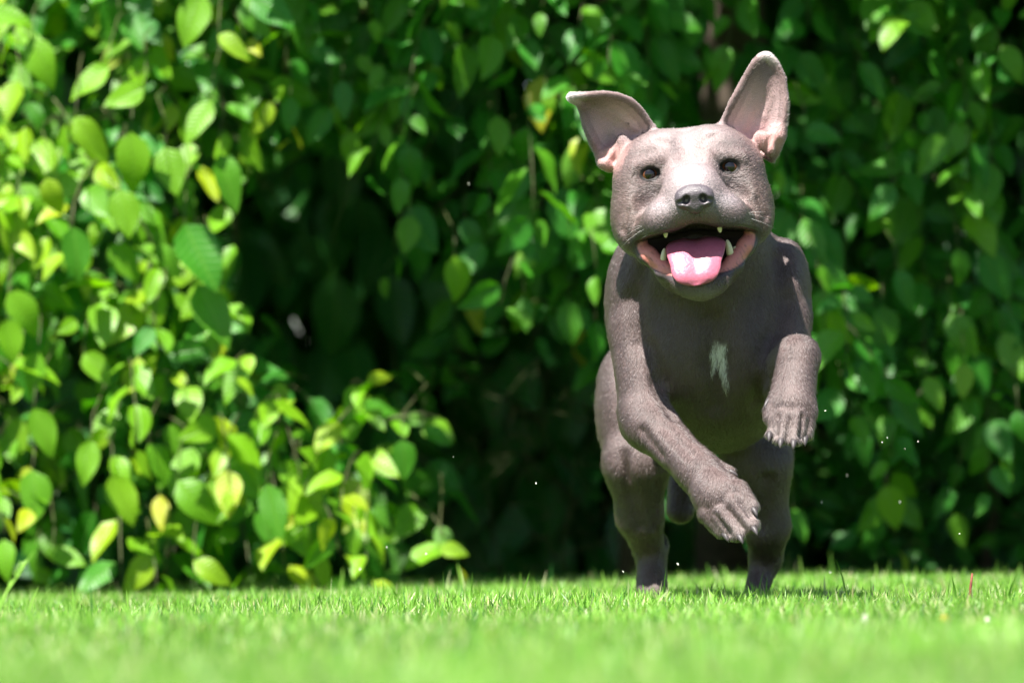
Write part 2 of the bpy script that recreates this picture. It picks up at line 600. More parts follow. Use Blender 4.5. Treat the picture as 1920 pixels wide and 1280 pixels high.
def merge_leaves(name, leaves, shapes, parent):
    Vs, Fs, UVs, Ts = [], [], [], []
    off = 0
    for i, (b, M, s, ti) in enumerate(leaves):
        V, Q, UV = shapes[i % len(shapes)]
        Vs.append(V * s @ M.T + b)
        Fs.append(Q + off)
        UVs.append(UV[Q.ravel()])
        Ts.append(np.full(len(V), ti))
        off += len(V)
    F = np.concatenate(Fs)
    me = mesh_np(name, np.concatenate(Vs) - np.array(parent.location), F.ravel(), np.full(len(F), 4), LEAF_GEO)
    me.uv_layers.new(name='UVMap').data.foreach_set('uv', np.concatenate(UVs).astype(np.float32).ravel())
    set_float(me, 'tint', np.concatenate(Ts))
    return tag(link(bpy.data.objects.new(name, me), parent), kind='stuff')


def trunk_part(name, parent, path, radii, sides=9):
    V, F = tube([Vector(p) - parent.location for p in path], radii, sides)
    return link(bpy.data.objects.new(name, mesh_py(name, V, F, BARK_MAT)), parent)


def build_shrub(name, label, base, data, n_parts, n_twigs, limbs, visible):
    root = tag(link(bpy.data.objects.new(name, None)), label, 'shrub', 'shrubs of the hedge behind the lawn')
    root.location = (base[0], base[1], float(ground_z(base[0], base[1])))
    rl = np.array(root.location)
    for i in visible[:n_parts]:
        b, M, s, ti = data['leaf'][i]
        o = bpy.data.objects.new('leaf', LEAF_MESHES[i % len(LEAF_MESHES)])
        m = np.eye(4)
        m[:3, :3] = M * s
        m[:3, 3] = b - rl
        o.matrix_local = Matrix(m.tolist())
        o['tint'] = float(ti)
        link(o, root)
    chosen = set(visible[:n_parts])
    rest = [l for i, l in enumerate(data['leaf']) if i not in chosen]
    near = [l for l in rest if abs(l[0][0]) < 0.95 and l[0][2] < 0.98 and l[0][1] < 8.2]
    far = [l for l in rest if not (abs(l[0][0]) < 0.95 and l[0][2] < 0.98 and l[0][1] < 8.2)]
    if near: merge_leaves('foliage', near, SHAPES, root)
    if far: merge_leaves('inner_foliage', far, SHAPES_LOW, root)
    tw = sorted(data['twig'], key=lambda p: p[len(p) // 2][1] + (0 if abs(p[-1][0]) < 0.75 and p[-1][2] < 0.9 else 10))
    for p in tw[:n_twigs]:
        V, F = tube([Vector(q - rl) for q in p], list(np.linspace(0.0013, 0.0006, len(p))), 5)
        link(bpy.data.objects.new('twig', mesh_py('twig', V, F, TWIG_MAT)), root)
    AV, AF = [], []
    for p in tw[n_twigs:]:
        V, F = tube([Vector(q - rl) for q in p], list(np.linspace(0.0013, 0.0006, len(p))), 3)
        o = len(AV)
        AV += V
        AF += [tuple(i + o for i in f) for f in F]
    if AV:
        tag(link(bpy.data.objects.new('inner_twigs', mesh_py('inner_twigs', AV, AF, TWIG_MAT)), root), kind='stuff')
    for nm, path, radii in limbs:
        trunk_part(nm, root, path, radii)
    return root


# backing foliage that closes the hedge, all in shade
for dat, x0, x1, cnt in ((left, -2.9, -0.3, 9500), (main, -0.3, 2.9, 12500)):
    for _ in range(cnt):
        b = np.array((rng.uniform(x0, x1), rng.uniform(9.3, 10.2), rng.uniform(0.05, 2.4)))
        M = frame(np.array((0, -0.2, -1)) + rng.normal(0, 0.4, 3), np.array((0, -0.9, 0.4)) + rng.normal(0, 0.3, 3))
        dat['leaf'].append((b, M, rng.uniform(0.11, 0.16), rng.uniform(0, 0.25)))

# which leaves show: nearest leaf per small cell of the view wins
entries = []
for di, dat in enumerate((left, main, low)):
    C = np.array([b + M[:, 0] * s * 0.5 for b, M, s, _ in dat['leaf']])
    px = to_px(C)
    sz = np.array([l[2] for l in dat['leaf']]) / C[:, 1] * FPX * np.array([0.25 + 0.75 * abs(l[1][1, 2]) for l in dat['leaf']])
    for i in np.nonzero((px[:, 0] > -20) & (px[:, 0] < 1940) & (px[:, 1] > -20) & (px[:, 1] < 1110))[0]:
        entries.append((C[i, 1], px[i, 0], px[i, 1], sz[i], di, int(i)))
entries.sort()
GX, GY, CELL = 1960 // 16 + 4, 1140 // 16 + 4, 16
cover = np.zeros((GX, GY), bool)
show = ([], [], [])
for Y, x, y, sz, di, i in entries:
    h = sz * 0.36
    a0, a1 = int((x - h * 0.7 + 20) // CELL), int((x + h * 0.7 + 20) // CELL) + 1
    b0, b1 = int((y - h + 20) // CELL), int((y + h + 20) // CELL) + 1
    blk = cover[max(a0, 0):a1, max(b0, 0):b1]
    free = (~blk).sum()
    if free > 0:
        show[di].append((-float(free) * CELL * CELL, i))
    cover[max(a0, 0):a1, max(b0, 0):b1] = True
vis = [[i for _, i in sorted(s)] for s in show]


def limb(x0, y0, pts, r0, r1):
    P = [(x0, y0, -0.03)] + pts
    return P, list(np.linspace(r0, r1, len(P)))


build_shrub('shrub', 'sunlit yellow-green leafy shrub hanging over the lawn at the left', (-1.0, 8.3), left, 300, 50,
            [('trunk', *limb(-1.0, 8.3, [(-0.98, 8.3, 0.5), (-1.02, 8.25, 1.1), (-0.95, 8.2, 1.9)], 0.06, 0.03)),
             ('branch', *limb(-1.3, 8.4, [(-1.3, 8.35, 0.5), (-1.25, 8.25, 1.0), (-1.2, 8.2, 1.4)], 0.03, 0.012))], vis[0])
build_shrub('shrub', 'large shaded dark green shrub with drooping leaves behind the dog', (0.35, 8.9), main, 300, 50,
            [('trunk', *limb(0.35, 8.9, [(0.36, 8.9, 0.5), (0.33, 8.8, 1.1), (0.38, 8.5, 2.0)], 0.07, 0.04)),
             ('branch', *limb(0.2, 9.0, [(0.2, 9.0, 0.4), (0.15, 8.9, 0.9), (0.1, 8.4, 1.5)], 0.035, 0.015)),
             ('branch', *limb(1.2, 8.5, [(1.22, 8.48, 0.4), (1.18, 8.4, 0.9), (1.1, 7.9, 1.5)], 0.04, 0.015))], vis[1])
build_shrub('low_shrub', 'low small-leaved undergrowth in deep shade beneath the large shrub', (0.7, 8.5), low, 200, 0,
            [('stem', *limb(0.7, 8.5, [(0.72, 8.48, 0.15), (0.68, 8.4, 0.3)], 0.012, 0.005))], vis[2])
# ================================================================== dog
# The animal is modelled as a signed distance field (tapered limbs, ellipsoid muscle masses, smooth joins)
# and meshed once, so that the body is one continuous skin.
class Prim:
    __slots__ = ('fn', 'c', 'R', 'op', 'k')

    def __init__(s, fn, c, R, op, k):
        s.fn, s.c, s.R, s.op, s.k = fn, np.asarray(c, float), R, op, k


def f_cone(a, b, ra, rb):
    a, b = np.asarray(a, float), np.asarray(b, float)
    ab = b - a
    L = max(ab @ ab, 1e-12)

    def fn(P):
        t = np.clip(((P - a) @ ab) / L, 0, 1)
        return np.linalg.norm(P - a - t[:, None] * ab, axis=1) - (ra + (rb - ra) * t)
    return fn, (a + b) / 2, np.linalg.norm(ab) / 2 + max(ra, rb)


def f_ell(c, r, M=None):
    c, r = np.asarray(c, float), np.asarray(r, float)

    def fn(P):
        q = P - c
        if M is not None: q = q @ M.T
        k0 = np.linalg.norm(q / r, axis=1)
        k1 = np.linalg.norm(q / (r * r), axis=1) + 1e-9
        return k0 * (k0 - 1.0) / k1
    return fn, c, r.max()


def f_points(pts, rad, sharp):
    pts = np.asarray(pts, float)
    c = (pts.min(0) + pts.max(0)) / 2
    Rb = np.linalg.norm(pts - c, axis=1).max() + rad
    p2 = (pts ** 2).sum(1)

    def fn(P):
        out = np.empty(len(P))
        for i in range(0, len(P), 4000):
            Q = P[i:i + 4000]
            d = np.sqrt(np.maximum((Q ** 2).sum(1)[:, None] + p2[None] - 2 * Q @ pts.T, 0))
            m = d.min(1)
            out[i:i + 4000] = m - np.log(np.exp(-(d - m[:, None]) * sharp).sum(1)) / sharp - rad
        return out
    return fn, c, Rb


def sdf_eval(prims, P, margin):
    d = np.full(len(P), 0.5)
    for p in prims:
        r = p.R + p.k + margin
        idx = np.nonzero(((P - p.c) ** 2).sum(1) < r * r)[0] if margin < 1 else np.arange(len(P))
        if not len(idx): continue
        dd = p.fn(P[idx])
        a = d[idx]
        if p.op == 'u':
            h = np.maximum(p.k - np.abs(a - dd), 0) / p.k
            d[idx] = np.minimum(a, dd) - h * h * p.k * 0.25
        else:
            h = np.maximum(p.k - np.abs(a + dd), 0) / p.k
            d[idx] = np.maximum(a, -dd) + h * h * p.k * 0.25
    return d


def sdf_mesh(prims, lo, hi, vox, block=6):
    """Surface nets over a narrow band round the zero level. Returns verts, quads."""
    lo, hi = np.asarray(lo, float), np.asarray(hi, float)
    nb = np.ceil((hi - lo) / (vox * block)).astype(int)
    ax = [lo[i] + (np.arange(nb[i]) + 0.5) * vox * block for i in range(3)]
    G = np.stack(np.meshgrid(*ax, indexing='ij'), -1).reshape(-1, 3)
    dc = sdf_eval(prims, G, 9.0).reshape(nb)
    n = nb * block
    D = np.repeat(np.repeat(np.repeat(np.where(dc < 0, -1, 1).astype(np.float32), block, 0), block, 1), block, 2)
    act = np.argwhere(np.abs(dc) < vox * block * 1.35)
    off = np.stack(np.meshgrid(*[np.arange(block)] * 3, indexing='ij'), -1).reshape(-1, 3)
    for i in range(0, len(act), 1500):
        I = (act[i:i + 1500, None, :] * block + off[None]).reshape(-1, 3)
        d = sdf_eval(prims, lo + (I + 0.5) * vox, 0.02)
        D[I[:, 0], I[:, 1], I[:, 2]] = d
    s = D < 0
    cnt = np.zeros(tuple(n - 1), np.uint8)
    for a in (0, 1):
        for b in (0, 1):
            for c in (0, 1):
                cnt += s[a:n[0] - 1 + a, b:n[1] - 1 + b, c:n[2] - 1 + c]
    cells = np.argwhere((cnt > 0) & (cnt < 8))
    cid = np.full(tuple(n - 1), -1, np.int32)
    cid[cells[:, 0], cells[:, 1], cells[:, 2]] = np.arange(len(cells))
    acc, num = np.zeros((len(cells), 3)), np.zeros(len(cells))
    corners = [(a, b, c) for a in (0, 1) for b in (0, 1) for c in (0, 1)]
    for a in corners:
        for b in corners:
            if sum(b) - sum(a) == 1 and all(y >= x for x, y in zip(a, b)):
                ia, ib = cells + a, cells + b
                da = D[ia[:, 0], ia[:, 1], ia[:, 2]].astype(float)
                db = D[ib[:, 0], ib[:, 1], ib[:, 2]].astype(float)
                m = (da < 0) != (db < 0)
                t = np.where(m, da / np.where(m, da - db, 1), 0)
                acc += m[:, None] * (np.array(a) + t[:, None] * (np.array(b) - np.array(a)))
                num += m
    V = lo + (cells + acc / num[:, None] + 0.5) * vox
    quads = []
    for axis in range(3):
        e = [slice(1, -1)] * 3
        e0, e1 = list(e), list(e)
        e0[axis], e1[axis] = slice(0, -1), slice(1, None)
        A, B = s[tuple(e0)], s[tuple(e1)]
        E = np.argwhere(A != B)
        up = A[E[:, 0], E[:, 1], E[:, 2]]
        E = E + [0 if i == axis else 1 for i in range(3)]
        u, v = (axis + 1) % 3, (axis + 2) % 3
        du, dv = np.eye(3, dtype=int)[u], np.eye(3, dtype=int)[v]
        q = np.stack([cid[tuple((E - x).T)] for x in (du + dv, dv, 0 * du, du)], 1)
        q[~up] = q[~up][:, ::-1]
        quads.append(q)
    Q = np.concatenate(quads)
    Q = Q[(Q >= 0).all(1)]
    return V, Q


def relax(V, Q, it=1, lam=0.4):
    E = np.concatenate((Q[:, [0, 1]], Q[:, [1, 2]], Q[:, [2, 3]], Q[:, [3, 0]]))
    E = np.concatenate((E, E[:, ::-1]))
    deg = np.bincount(E[:, 0], minlength=len(V))[:, None]
    for _ in range(it):
        S = np.stack([np.bincount(E[:, 0], V[E[:, 1], i], len(V)) for i in range(3)], 1)
        V = V + lam * (S / np.maximum(deg, 1) - V)
    return V


def quad_normals(V, Q):
    n = np.cross(V[Q[:, 2]] - V[Q[:, 0]], V[Q[:, 3]] - V[Q[:, 1]])
    N = np.stack([np.bincount(Q.ravel(), np.repeat(n[:, i], 4), len(V)) for i in range(3)], 1)
    return N / (np.linalg.norm(N, axis=1, keepdims=True) + 1e-12)


# ---- head frame: origin between the eyes, u to the image's right, v up, w towards the camera
EYE_D = 190.0
H0 = pt(1293, 320, EYE_D)
HS = SPX * depth(EYE_D) / 6.0
ROLL = math.atan2(14, 150)
HU = np.array((math.cos(ROLL), 0, math.sin(ROLL)))
HV = np.array((-math.sin(ROLL), 0, math.cos(ROLL)))
HW = np.array((0.0, -1.0, 0.0))
HM = np.stack((HU, HV, HW))            # world -> head rows


def hp(u, v, w):
    return H0 + HS * (u * HU + v * HV + w * HW)


def to_head(P):
    return ((np.asarray(P) - H0) @ HM.T) / HS


body = []


def U(prim, k):
    body.append(Prim(*prim, 'u', k * SPX))


def S(prim, k):
    body.append(Prim(*prim, 's', k * SPX))


def hcone(a, b, ra, rb):
    return f_cone(hp(*a), hp(*b), ra * HS, rb * HS)


def rotm(ax, ay, az):
    return np.array(Matrix.Rotation(az, 3, 'Z') @ Matrix.Rotation(ay, 3, 'Y') @ Matrix.Rotation(ax, 3, 'X'))


def hell(c, r, rot=(0, 0, 0)):
    M = rotm(*[R(a) for a in rot]).T @ HM
    return f_ell(hp(*c), np.array(r) * HS, M)


def bcone(a, b, ra, rb):
    return f_cone(pt(*a), pt(*b), ra * SPX * depth(a[2]) / 6, rb * SPX * depth(b[2]) / 6)


def bell(c, r, rot=(0, 0, 0)):
    # radii: across, vertical, in depth
    M = rotm(*[R(a) for a in rot]).T @ np.array(((1, 0, 0), (0, 0, 1.0), (0, -1.0, 0)))
    return f_ell(pt(*c), np.array(r) * SPX * depth(c[2]) / 6, M)


# ---- skull, brow, cheeks
for s in (-1, 1):
    U(hell((s * 32, 8, -88), (104, 80, 100)), 20)
for s in (-1, 1):
    U(hell((s * 90, -66, -64), (63, 84, 80)), 30)
    U(hell((s * 50, 40, -34), (56, 38, 46)), 26)
    U(hell((s * 92, 4, -48), (42, 44, 48)), 26)          # zygomatic arch
    U(hell((s * 104, -98, -48), (38, 44, 50)), 30)       # jowl
# ---- muzzle
U(hcone((0, -2, -28), (0, -56, 76), 50, 42), 40)
for s in (-1, 1):
    U(hcone((s * 12, -38, 60), (s * 64, -92, 56), 40, 27), 28)
    U(hcone((s * 22, -74, 78), (s * 66, -96, 58), 30, 24), 16)
    U(hcone((s * 58, -88, 52), (s * 116, -108, -14), 30, 22), 26)
    U(hcone((s * 100, -62, 4), (s * 124, -100, -22), 12, 13), 16)   # smile fold
# ---- lower jaw
JAW = ((117, -120, -30, 13), (97, -151, -6, 13), (67, -185, 24, 14), (38, -207, 46, 15), (0, -220, 58, 18))
for s in (-1, 1):
    for a, b in zip(JAW, JAW[1:]):
        U(hcone((s * a[0], a[1], a[2]), (s * b[0], b[1], b[2]), a[3], b[3]), 12)
U(hell((0, -184, -40), (78, 52, 92)), 20)
U(hell((0, -218, 48), (46, 27, 28)), 18)
# ---- neck and trunk
U(bcone((1302, 385, 40), (1322, 545, -95), 112, 158), 34)
U(bell((1332, 640, -145), (184, 168, 190)), 45)
for s in (-1, 1):
    U(bell((1337 + s * 62, 650, -20), (66, 92, 62), (0, 0, s * 10)), 40)     # breast muscles
U(bell((1337, 700, -330), (146, 150, 300)), 45)
U(bcone((1325, 620, -350), (1302, 640, -620), 150, 138), 45)
# ---- hind legs
U(bcone((1212, 722, -610), (1193, 862, -500), 92, 60), 32)
U(bell((1165, 770, -560), (44, 85, 80)), 30)
U(bcone((1194, 872, -492), (1199, 965, -535), 57, 41), 30)
U(bcone((1199, 965, -535), (1216, 1030, -610), 41, 28), 22)
U(bcone((1228, 1028, -640), (1222, 1110, -575), 22, 25), 16)
U(bcone((1217, 1040, -600), (1222, 1110, -575), 22, 25), 16)
U(bell((1222, 1142, -540), (34, 19, 50)), 16)
U(bcone((1412, 735, -610), (1418, 868, -500), 82, 62), 45)
U(bell((1440, 800, -560), (36, 80, 80)), 30)
U(bcone((1419, 868, -498), (1438, 985, -530), 60, 40), 30)
U(bcone((1438, 985, -530), (1436, 1045, -605), 40, 29), 22)
U(bcone((1436, 1045, -605), (1419, 1105, -575), 27, 21), 16)
U(bell((1420, 1142, -545), (33, 19, 50)), 16)
# ---- tail carried low between the hind legs
U(bcone((1296, 700, -740), (1285, 860, -730), 36, 30), 30)
U(bcone((1285, 860, -730), (1276, 955, -700), 30, 25), 20)
# ---- shoulders and front legs
U(bell((1197, 565, -90), (58, 112, 100), (0, 0, 6)), 45)
U(bcone((1190, 620, -40), (1205, 755, 4), 48, 44), 24)
U(bcone((1207, 782, 12), (1306, 880, 130), 46, 36), 22)
U(bell((1222, 800, 30), (50, 44, 44)), 22)
U(bcone((1306, 880, 130), (1350, 934, 172), 37, 45), 20)
U(bell((1352, 934, 178), (52, 46, 36), (0, 0, -40)), 16)
U(bcone((1340, 872, 128), (1370, 884, 140), 13, 10), 10)
U(bell((1466, 562, -80), (50, 112, 100), (0, 0, -6)), 45)
U(bcone((1474, 600, -34), (1464, 700, 14), 46, 48), 24)
U(bcone((1464, 704, 14), (1496, 668, 128), 48, 38), 22)
U(bcone((1496, 670, 132), (1484, 760, 172), 38, 43), 18)
U(bell((1482, 772, 180), (48, 42, 34)), 16)
U(bell((1184, 800, 2), (16, 20, 20)), 14)                            # elbow
U(bell((1240, 1022, -646), (12, 20, 14)), 10)                        # point of the hock
# toes: knuckle, tip, radii
TOES = [((1384, 918, 196), (1409, 950, 208), 20, 15), ((1376, 944, 208), (1408, 984, 224), 22, 17),
        ((1354, 962, 206), (1382, 1000, 222), 22, 17), ((1328, 962, 190), (1354, 996, 202), 20, 15),
        ((1450, 772, 190), (1444, 808, 204), 19, 15), ((1471, 782, 205), (1465, 820, 222), 21, 16),
        ((1494, 782, 205), (1489, 822, 222), 21, 16), ((1512, 772, 188), (1510, 814, 200), 19, 15)]
for a, b, ra, rb in TOES:
    U(bcone(a, b, ra, rb), 5)
for i in (0, 1, 2, 4, 5, 6):           # creases between neighbouring toes
    a0, b0, _, _ = TOES[i]
    a1, b1, _, _ = TOES[i + 1]
    m0 = [(x + y) / 2 for x, y in zip(a0, a1)]
    m1 = [(x + y) / 2 for x, y in zip(b0, b1)]
    m0[2] += 22
    m1[2] += 16
    S(bcone(m0, m1, 3.5, 7), 6)


# ---- ears: cupped leaves sampled as a cloud of overlapping beads
def ear_cloud(rows, base_d, cup, tip_fold, n=46, m=30):
    rows = np.array(rows, float)       # s, ax, ay, ad, bx, by, bd
    pts = []
    for s in np.linspace(0, 1, n):
        r = [np.interp(s, rows[:, 0], rows[:, k]) for k in range(1, 7)]
        for q in np.linspace(0, 1, m):
            x = r[0] + (r[3] - r[0]) * q
            y = r[1] + (r[4] - r[1]) * q
            d = base_d + r[2] + (r[5] - r[2]) * q - cup * 4 * q * (1 - q) * (1 - 0.7 * s) + tip_fold * s * s + 4 * math.sin(9 * s + 4 * q) * s
            pts.append(pt(x, y, d))
    return np.array(pts)


EAR_R = ear_cloud([(0, 1350, 236, 0, 1448, 304, -20), (.2, 1368, 196, 4, 1466, 262, -8), (.4, 1383, 169, 6, 1473, 226, 0),
                   (.6, 1398, 143, 6, 1475, 187, 2), (.8, 1413, 119, 2, 1470, 146, 0), (.92, 1424, 107, -2, 1456, 119, -2),
                   (1, 1434, 104, -4, 1442, 106, -4)], EYE_D - 72, 40, 16)
EAR_L = ear_cloud([(0, 1226, 238, 0, 1142, 320, -20), (.2, 1203, 206, 10, 1121, 292, -8), (.4, 1183, 188, 22, 1108, 266, 2),
                   (.6, 1157, 178, 34, 1096, 236, 6), (.75, 1131, 175, 42, 1091, 209, 12), (.88, 1101, 178, 46, 1086, 193, 28),
                   (1, 1070, 180, 46, 1070, 184, 42)], EYE_D - 72, 44, 4)
U(f_points(EAR_R, 2.6 * HS, 900.0), 14)
U(f_points(EAR_L, 2.6 * HS, 900.0), 14)
# folds of the ear canal
for c, r in (((1148, 285, EYE_D - 74), (15, 11, 14)), ((1166, 268, EYE_D - 72), (11, 16, 14)), ((1135, 306, EYE_D - 78), (14, 11, 12)),
             ((1428, 258, EYE_D - 74), (14, 14, 14)), ((1446, 276, EYE_D - 76), (14, 16, 14)), ((1458, 254, EYE_D - 72), (11, 12, 12))):
    U(bell(c, r), 18)
# ridges of gristle inside the ear cups


def ear_spot(cloud, x, y, off):
    q = to_px(cloud)
    p = cloud[((q - np.array((x, y))) ** 2).sum(1).argmin()]
    return p + np.array((0, -off * HS, 0))


for cloud, line in ((EAR_R, ((1396, 236), (1408, 204), (1424, 168))), (EAR_R, ((1420, 246), (1436, 216), (1452, 178))),
                    (EAR_L, ((1190, 236), (1164, 218), (1132, 202))), (EAR_L, ((1168, 262), (1142, 244), (1118, 226)))):
    for (a, b), r0, r1 in zip(zip(line, line[1:]), (5, 4), (4, 2)):
        U(f_cone(ear_spot(cloud, *a, 1), ear_spot(cloud, *b, 1), r0 * HS, r1 * HS), 9)
n_before_carve = len(body)


def surface_d(x, y, start=330):
    dd = np.linspace(start, -700, 1100)
    v = sdf_eval(body, np.array([pt(x, y, d) for d in dd]), 9.0)
    return dd[int(np.argmax(v < 0))]


def groove(line, r, k, off=2.0):
    P = [(x, y, surface_d(x, y) + off) for x, y in line]
    for a, b in zip(P, P[1:]):
        S(bcone(a, b, r, r), k)


# grooves that part the muscles
groove(((1338, 605), (1342, 680), (1344, 765)), 8, 40)               # breast bone
groove(((1220, 655), (1236, 715), (1262, 778)), 7, 26)               # armpit folds
groove(((1440, 640), (1428, 700), (1420, 752)), 7, 26)
groove(((1205, 505), (1186, 560), (1200, 640)), 6, 32)               # neck over shoulder
groove(((1462, 485), (1470, 560), (1454, 618)), 6, 32)
groove(((1248, 798), (1298, 852)), 2.5, 18, 1)                       # forearm
groove(((1204, 806), (1240, 852)), 2.5, 16, 1)
groove(((1170, 850), (1184, 930), (1200, 985)), 5, 22)               # shins
groove(((1234, 905), (1228, 985)), 5, 18)
groove(((1432, 800), (1440, 900), (1428, 985)), 5, 22)
# crevices of the ear canal
groove(((1152, 302), (1158, 272)), 3, 8, 1)
groove(((1130, 294), (1147, 279)), 3, 8, 1)
groove(((1436, 286), (1444, 258)), 3, 8, 1)
groove(((1453, 292), (1461, 266)), 3, 8, 1)


def head_surface_w(u, v, prims):
    w = np.linspace(160, -120, 400)
    d = sdf_eval(prims, np.array([hp(u, v, x) for x in w]), 9.0)
    i = int(np.argmax(d < 0))
    return w[i]


# ---- mouth opening
mouth_e = hell((0, -116, 34), (121, 92, 118))


def mouth_fn(P):
    a = mouth_e[0](P)
    q = to_head(P)
    lip = -113 - 9 * np.clip(np.abs(q[:, 0]) / 100, 0, 1.2) ** 2 + 5 * np.exp(-(q[:, 0] / 22) ** 2)
    b = (q[:, 1] - lip) * HS           # below the upper lip only
    k = 12 * HS
    h = np.maximum(k - np.abs(a - b), 0) / k
    return np.maximum(a, b) + h * h * k * 0.25


S((mouth_fn, mouth_e[1], mouth_e[2]), 6)
GUM = ((112, -121, -24, 13), (90, -150, 2, 14), (60, -182, 28, 13), (34, -203, 46, 12), (0, -211, 54, 10))
for s in (-1, 1):                      # gum ridge inside the lower lip
    for a, b in zip(GUM, GUM[1:]):
        U(hcone((s * a[0], a[1], a[2]), (s * b[0], b[1], b[2]), a[3], b[3]), 9)
# philtrum, hollows beside the muzzle, furrow of the forehead
S(hcone((0, -80, head_surface_w(0, -80, body) + 1), (0, -104, head_surface_w(0, -104, body) + 1), 3, 3), 8)
for s in (-1, 1):
    S(hell((s * 84, -50, head_surface_w(s * 84, -50, body) + 9), (22, 14, 16), (0, 0, s * -35)), 24)
    S(hcone((s * 90, -80, 44), (s * 112, -90, 20), 2, 2), 10)
    for arc in (((122, -66, 14), (136, -100, -8), (132, -140, -22)), ((108, -72, 22), (122, -98, 10), (127, -118, -4))):
        w3 = [head_surface_w(s * a, b, body) for a, b, _ in arc]
        for k in (0, 1):
            S(hcone((s * arc[k][0], arc[k][1], w3[k] + 3), (s * arc[k + 1][0], arc[k + 1][1], w3[k + 1] + 3), 4, 4), 11)
    for (a, b), (c, d) in (((20, 52), (52, 60)), ((14, 18), (22, 40))):   # brow and lid creases
        S(hcone((s * a, b, head_surface_w(s * a, b, body) + 3.5), (s * c, d, head_surface_w(s * c, d, body) + 3.5), 4, 4), 12)
for v0, v1 in ((92, 74), (74, 56), (56, 38), (38, 18)):
    S(hcone((0, v0, head_surface_w(0, v0, body[:n_before_carve]) + 3 if v0 < 84 else -70), (0, v1, head_surface_w(0, v1, body[:n_before_carve]) + 3), 8, 8), 36)
# ---- eyes
for s in (-1, 1):                      # brow that overhangs the eye
    U(hcone((s * 52, 25, head_surface_w(s * 52, 25, body) - 5), (s * 98, 17, head_surface_w(s * 98, 17, body) - 5), 7.5, 7), 14)
EYES = []
for s in (-1, 1):
    w = head_surface_w(s * 75, 0, body)
    EYES.append((s * 75, 0, w))
    S(hell((s * 75, -1, w + 5), (20, 12, 14), (0, 0, s * -8)), 4)
    for sgn, top in ((1, 11.5), (-1, 11)):
        prev = None
        for i in range(7):
            t = -1 + i / 3
            p = (s * 75 + 19 * t, sgn * top * (1 - t * t) + s * t * -3, w - 2.5 - 5 * t * t)
            if prev: U(hcone(prev, p, 2.0, 2.0), 4)
            prev = p
NOSE_W = head_surface_w(0, -58, body)

DOG_LO = (pt(1045, 640, 0)[0], depth(330), -0.012)
DOG_HI = (pt(1560, 640, 0)[0], depth(-800), pt(1400, 80, 0)[2])
dV, dQ = sdf_mesh(body, DOG_LO, DOG_HI, 0.0019)
dV = relax(dV, dQ, 2, 0.35)
dN = quad_normals(dV, dQ)


# ---- coat colours per vertex (the animal's own markings, with sun and shade painted on the face)
def vnoise(P, sc, seed):
    r = np.random.default_rng(seed)
    out = np.zeros(len(P))
    for i in range(7):
        k = r.normal(0, 1, 3) * sc * (1 + 0.5 * i)
        out += np.sin(P @ k + r.uniform(0, 6.28)) / (1 + 0.4 * i)
    return out / 2.6


def gauss(q, c, r):
    return np.exp(-(((q - np.array(c)) / np.array(r)) ** 2).sum(1))


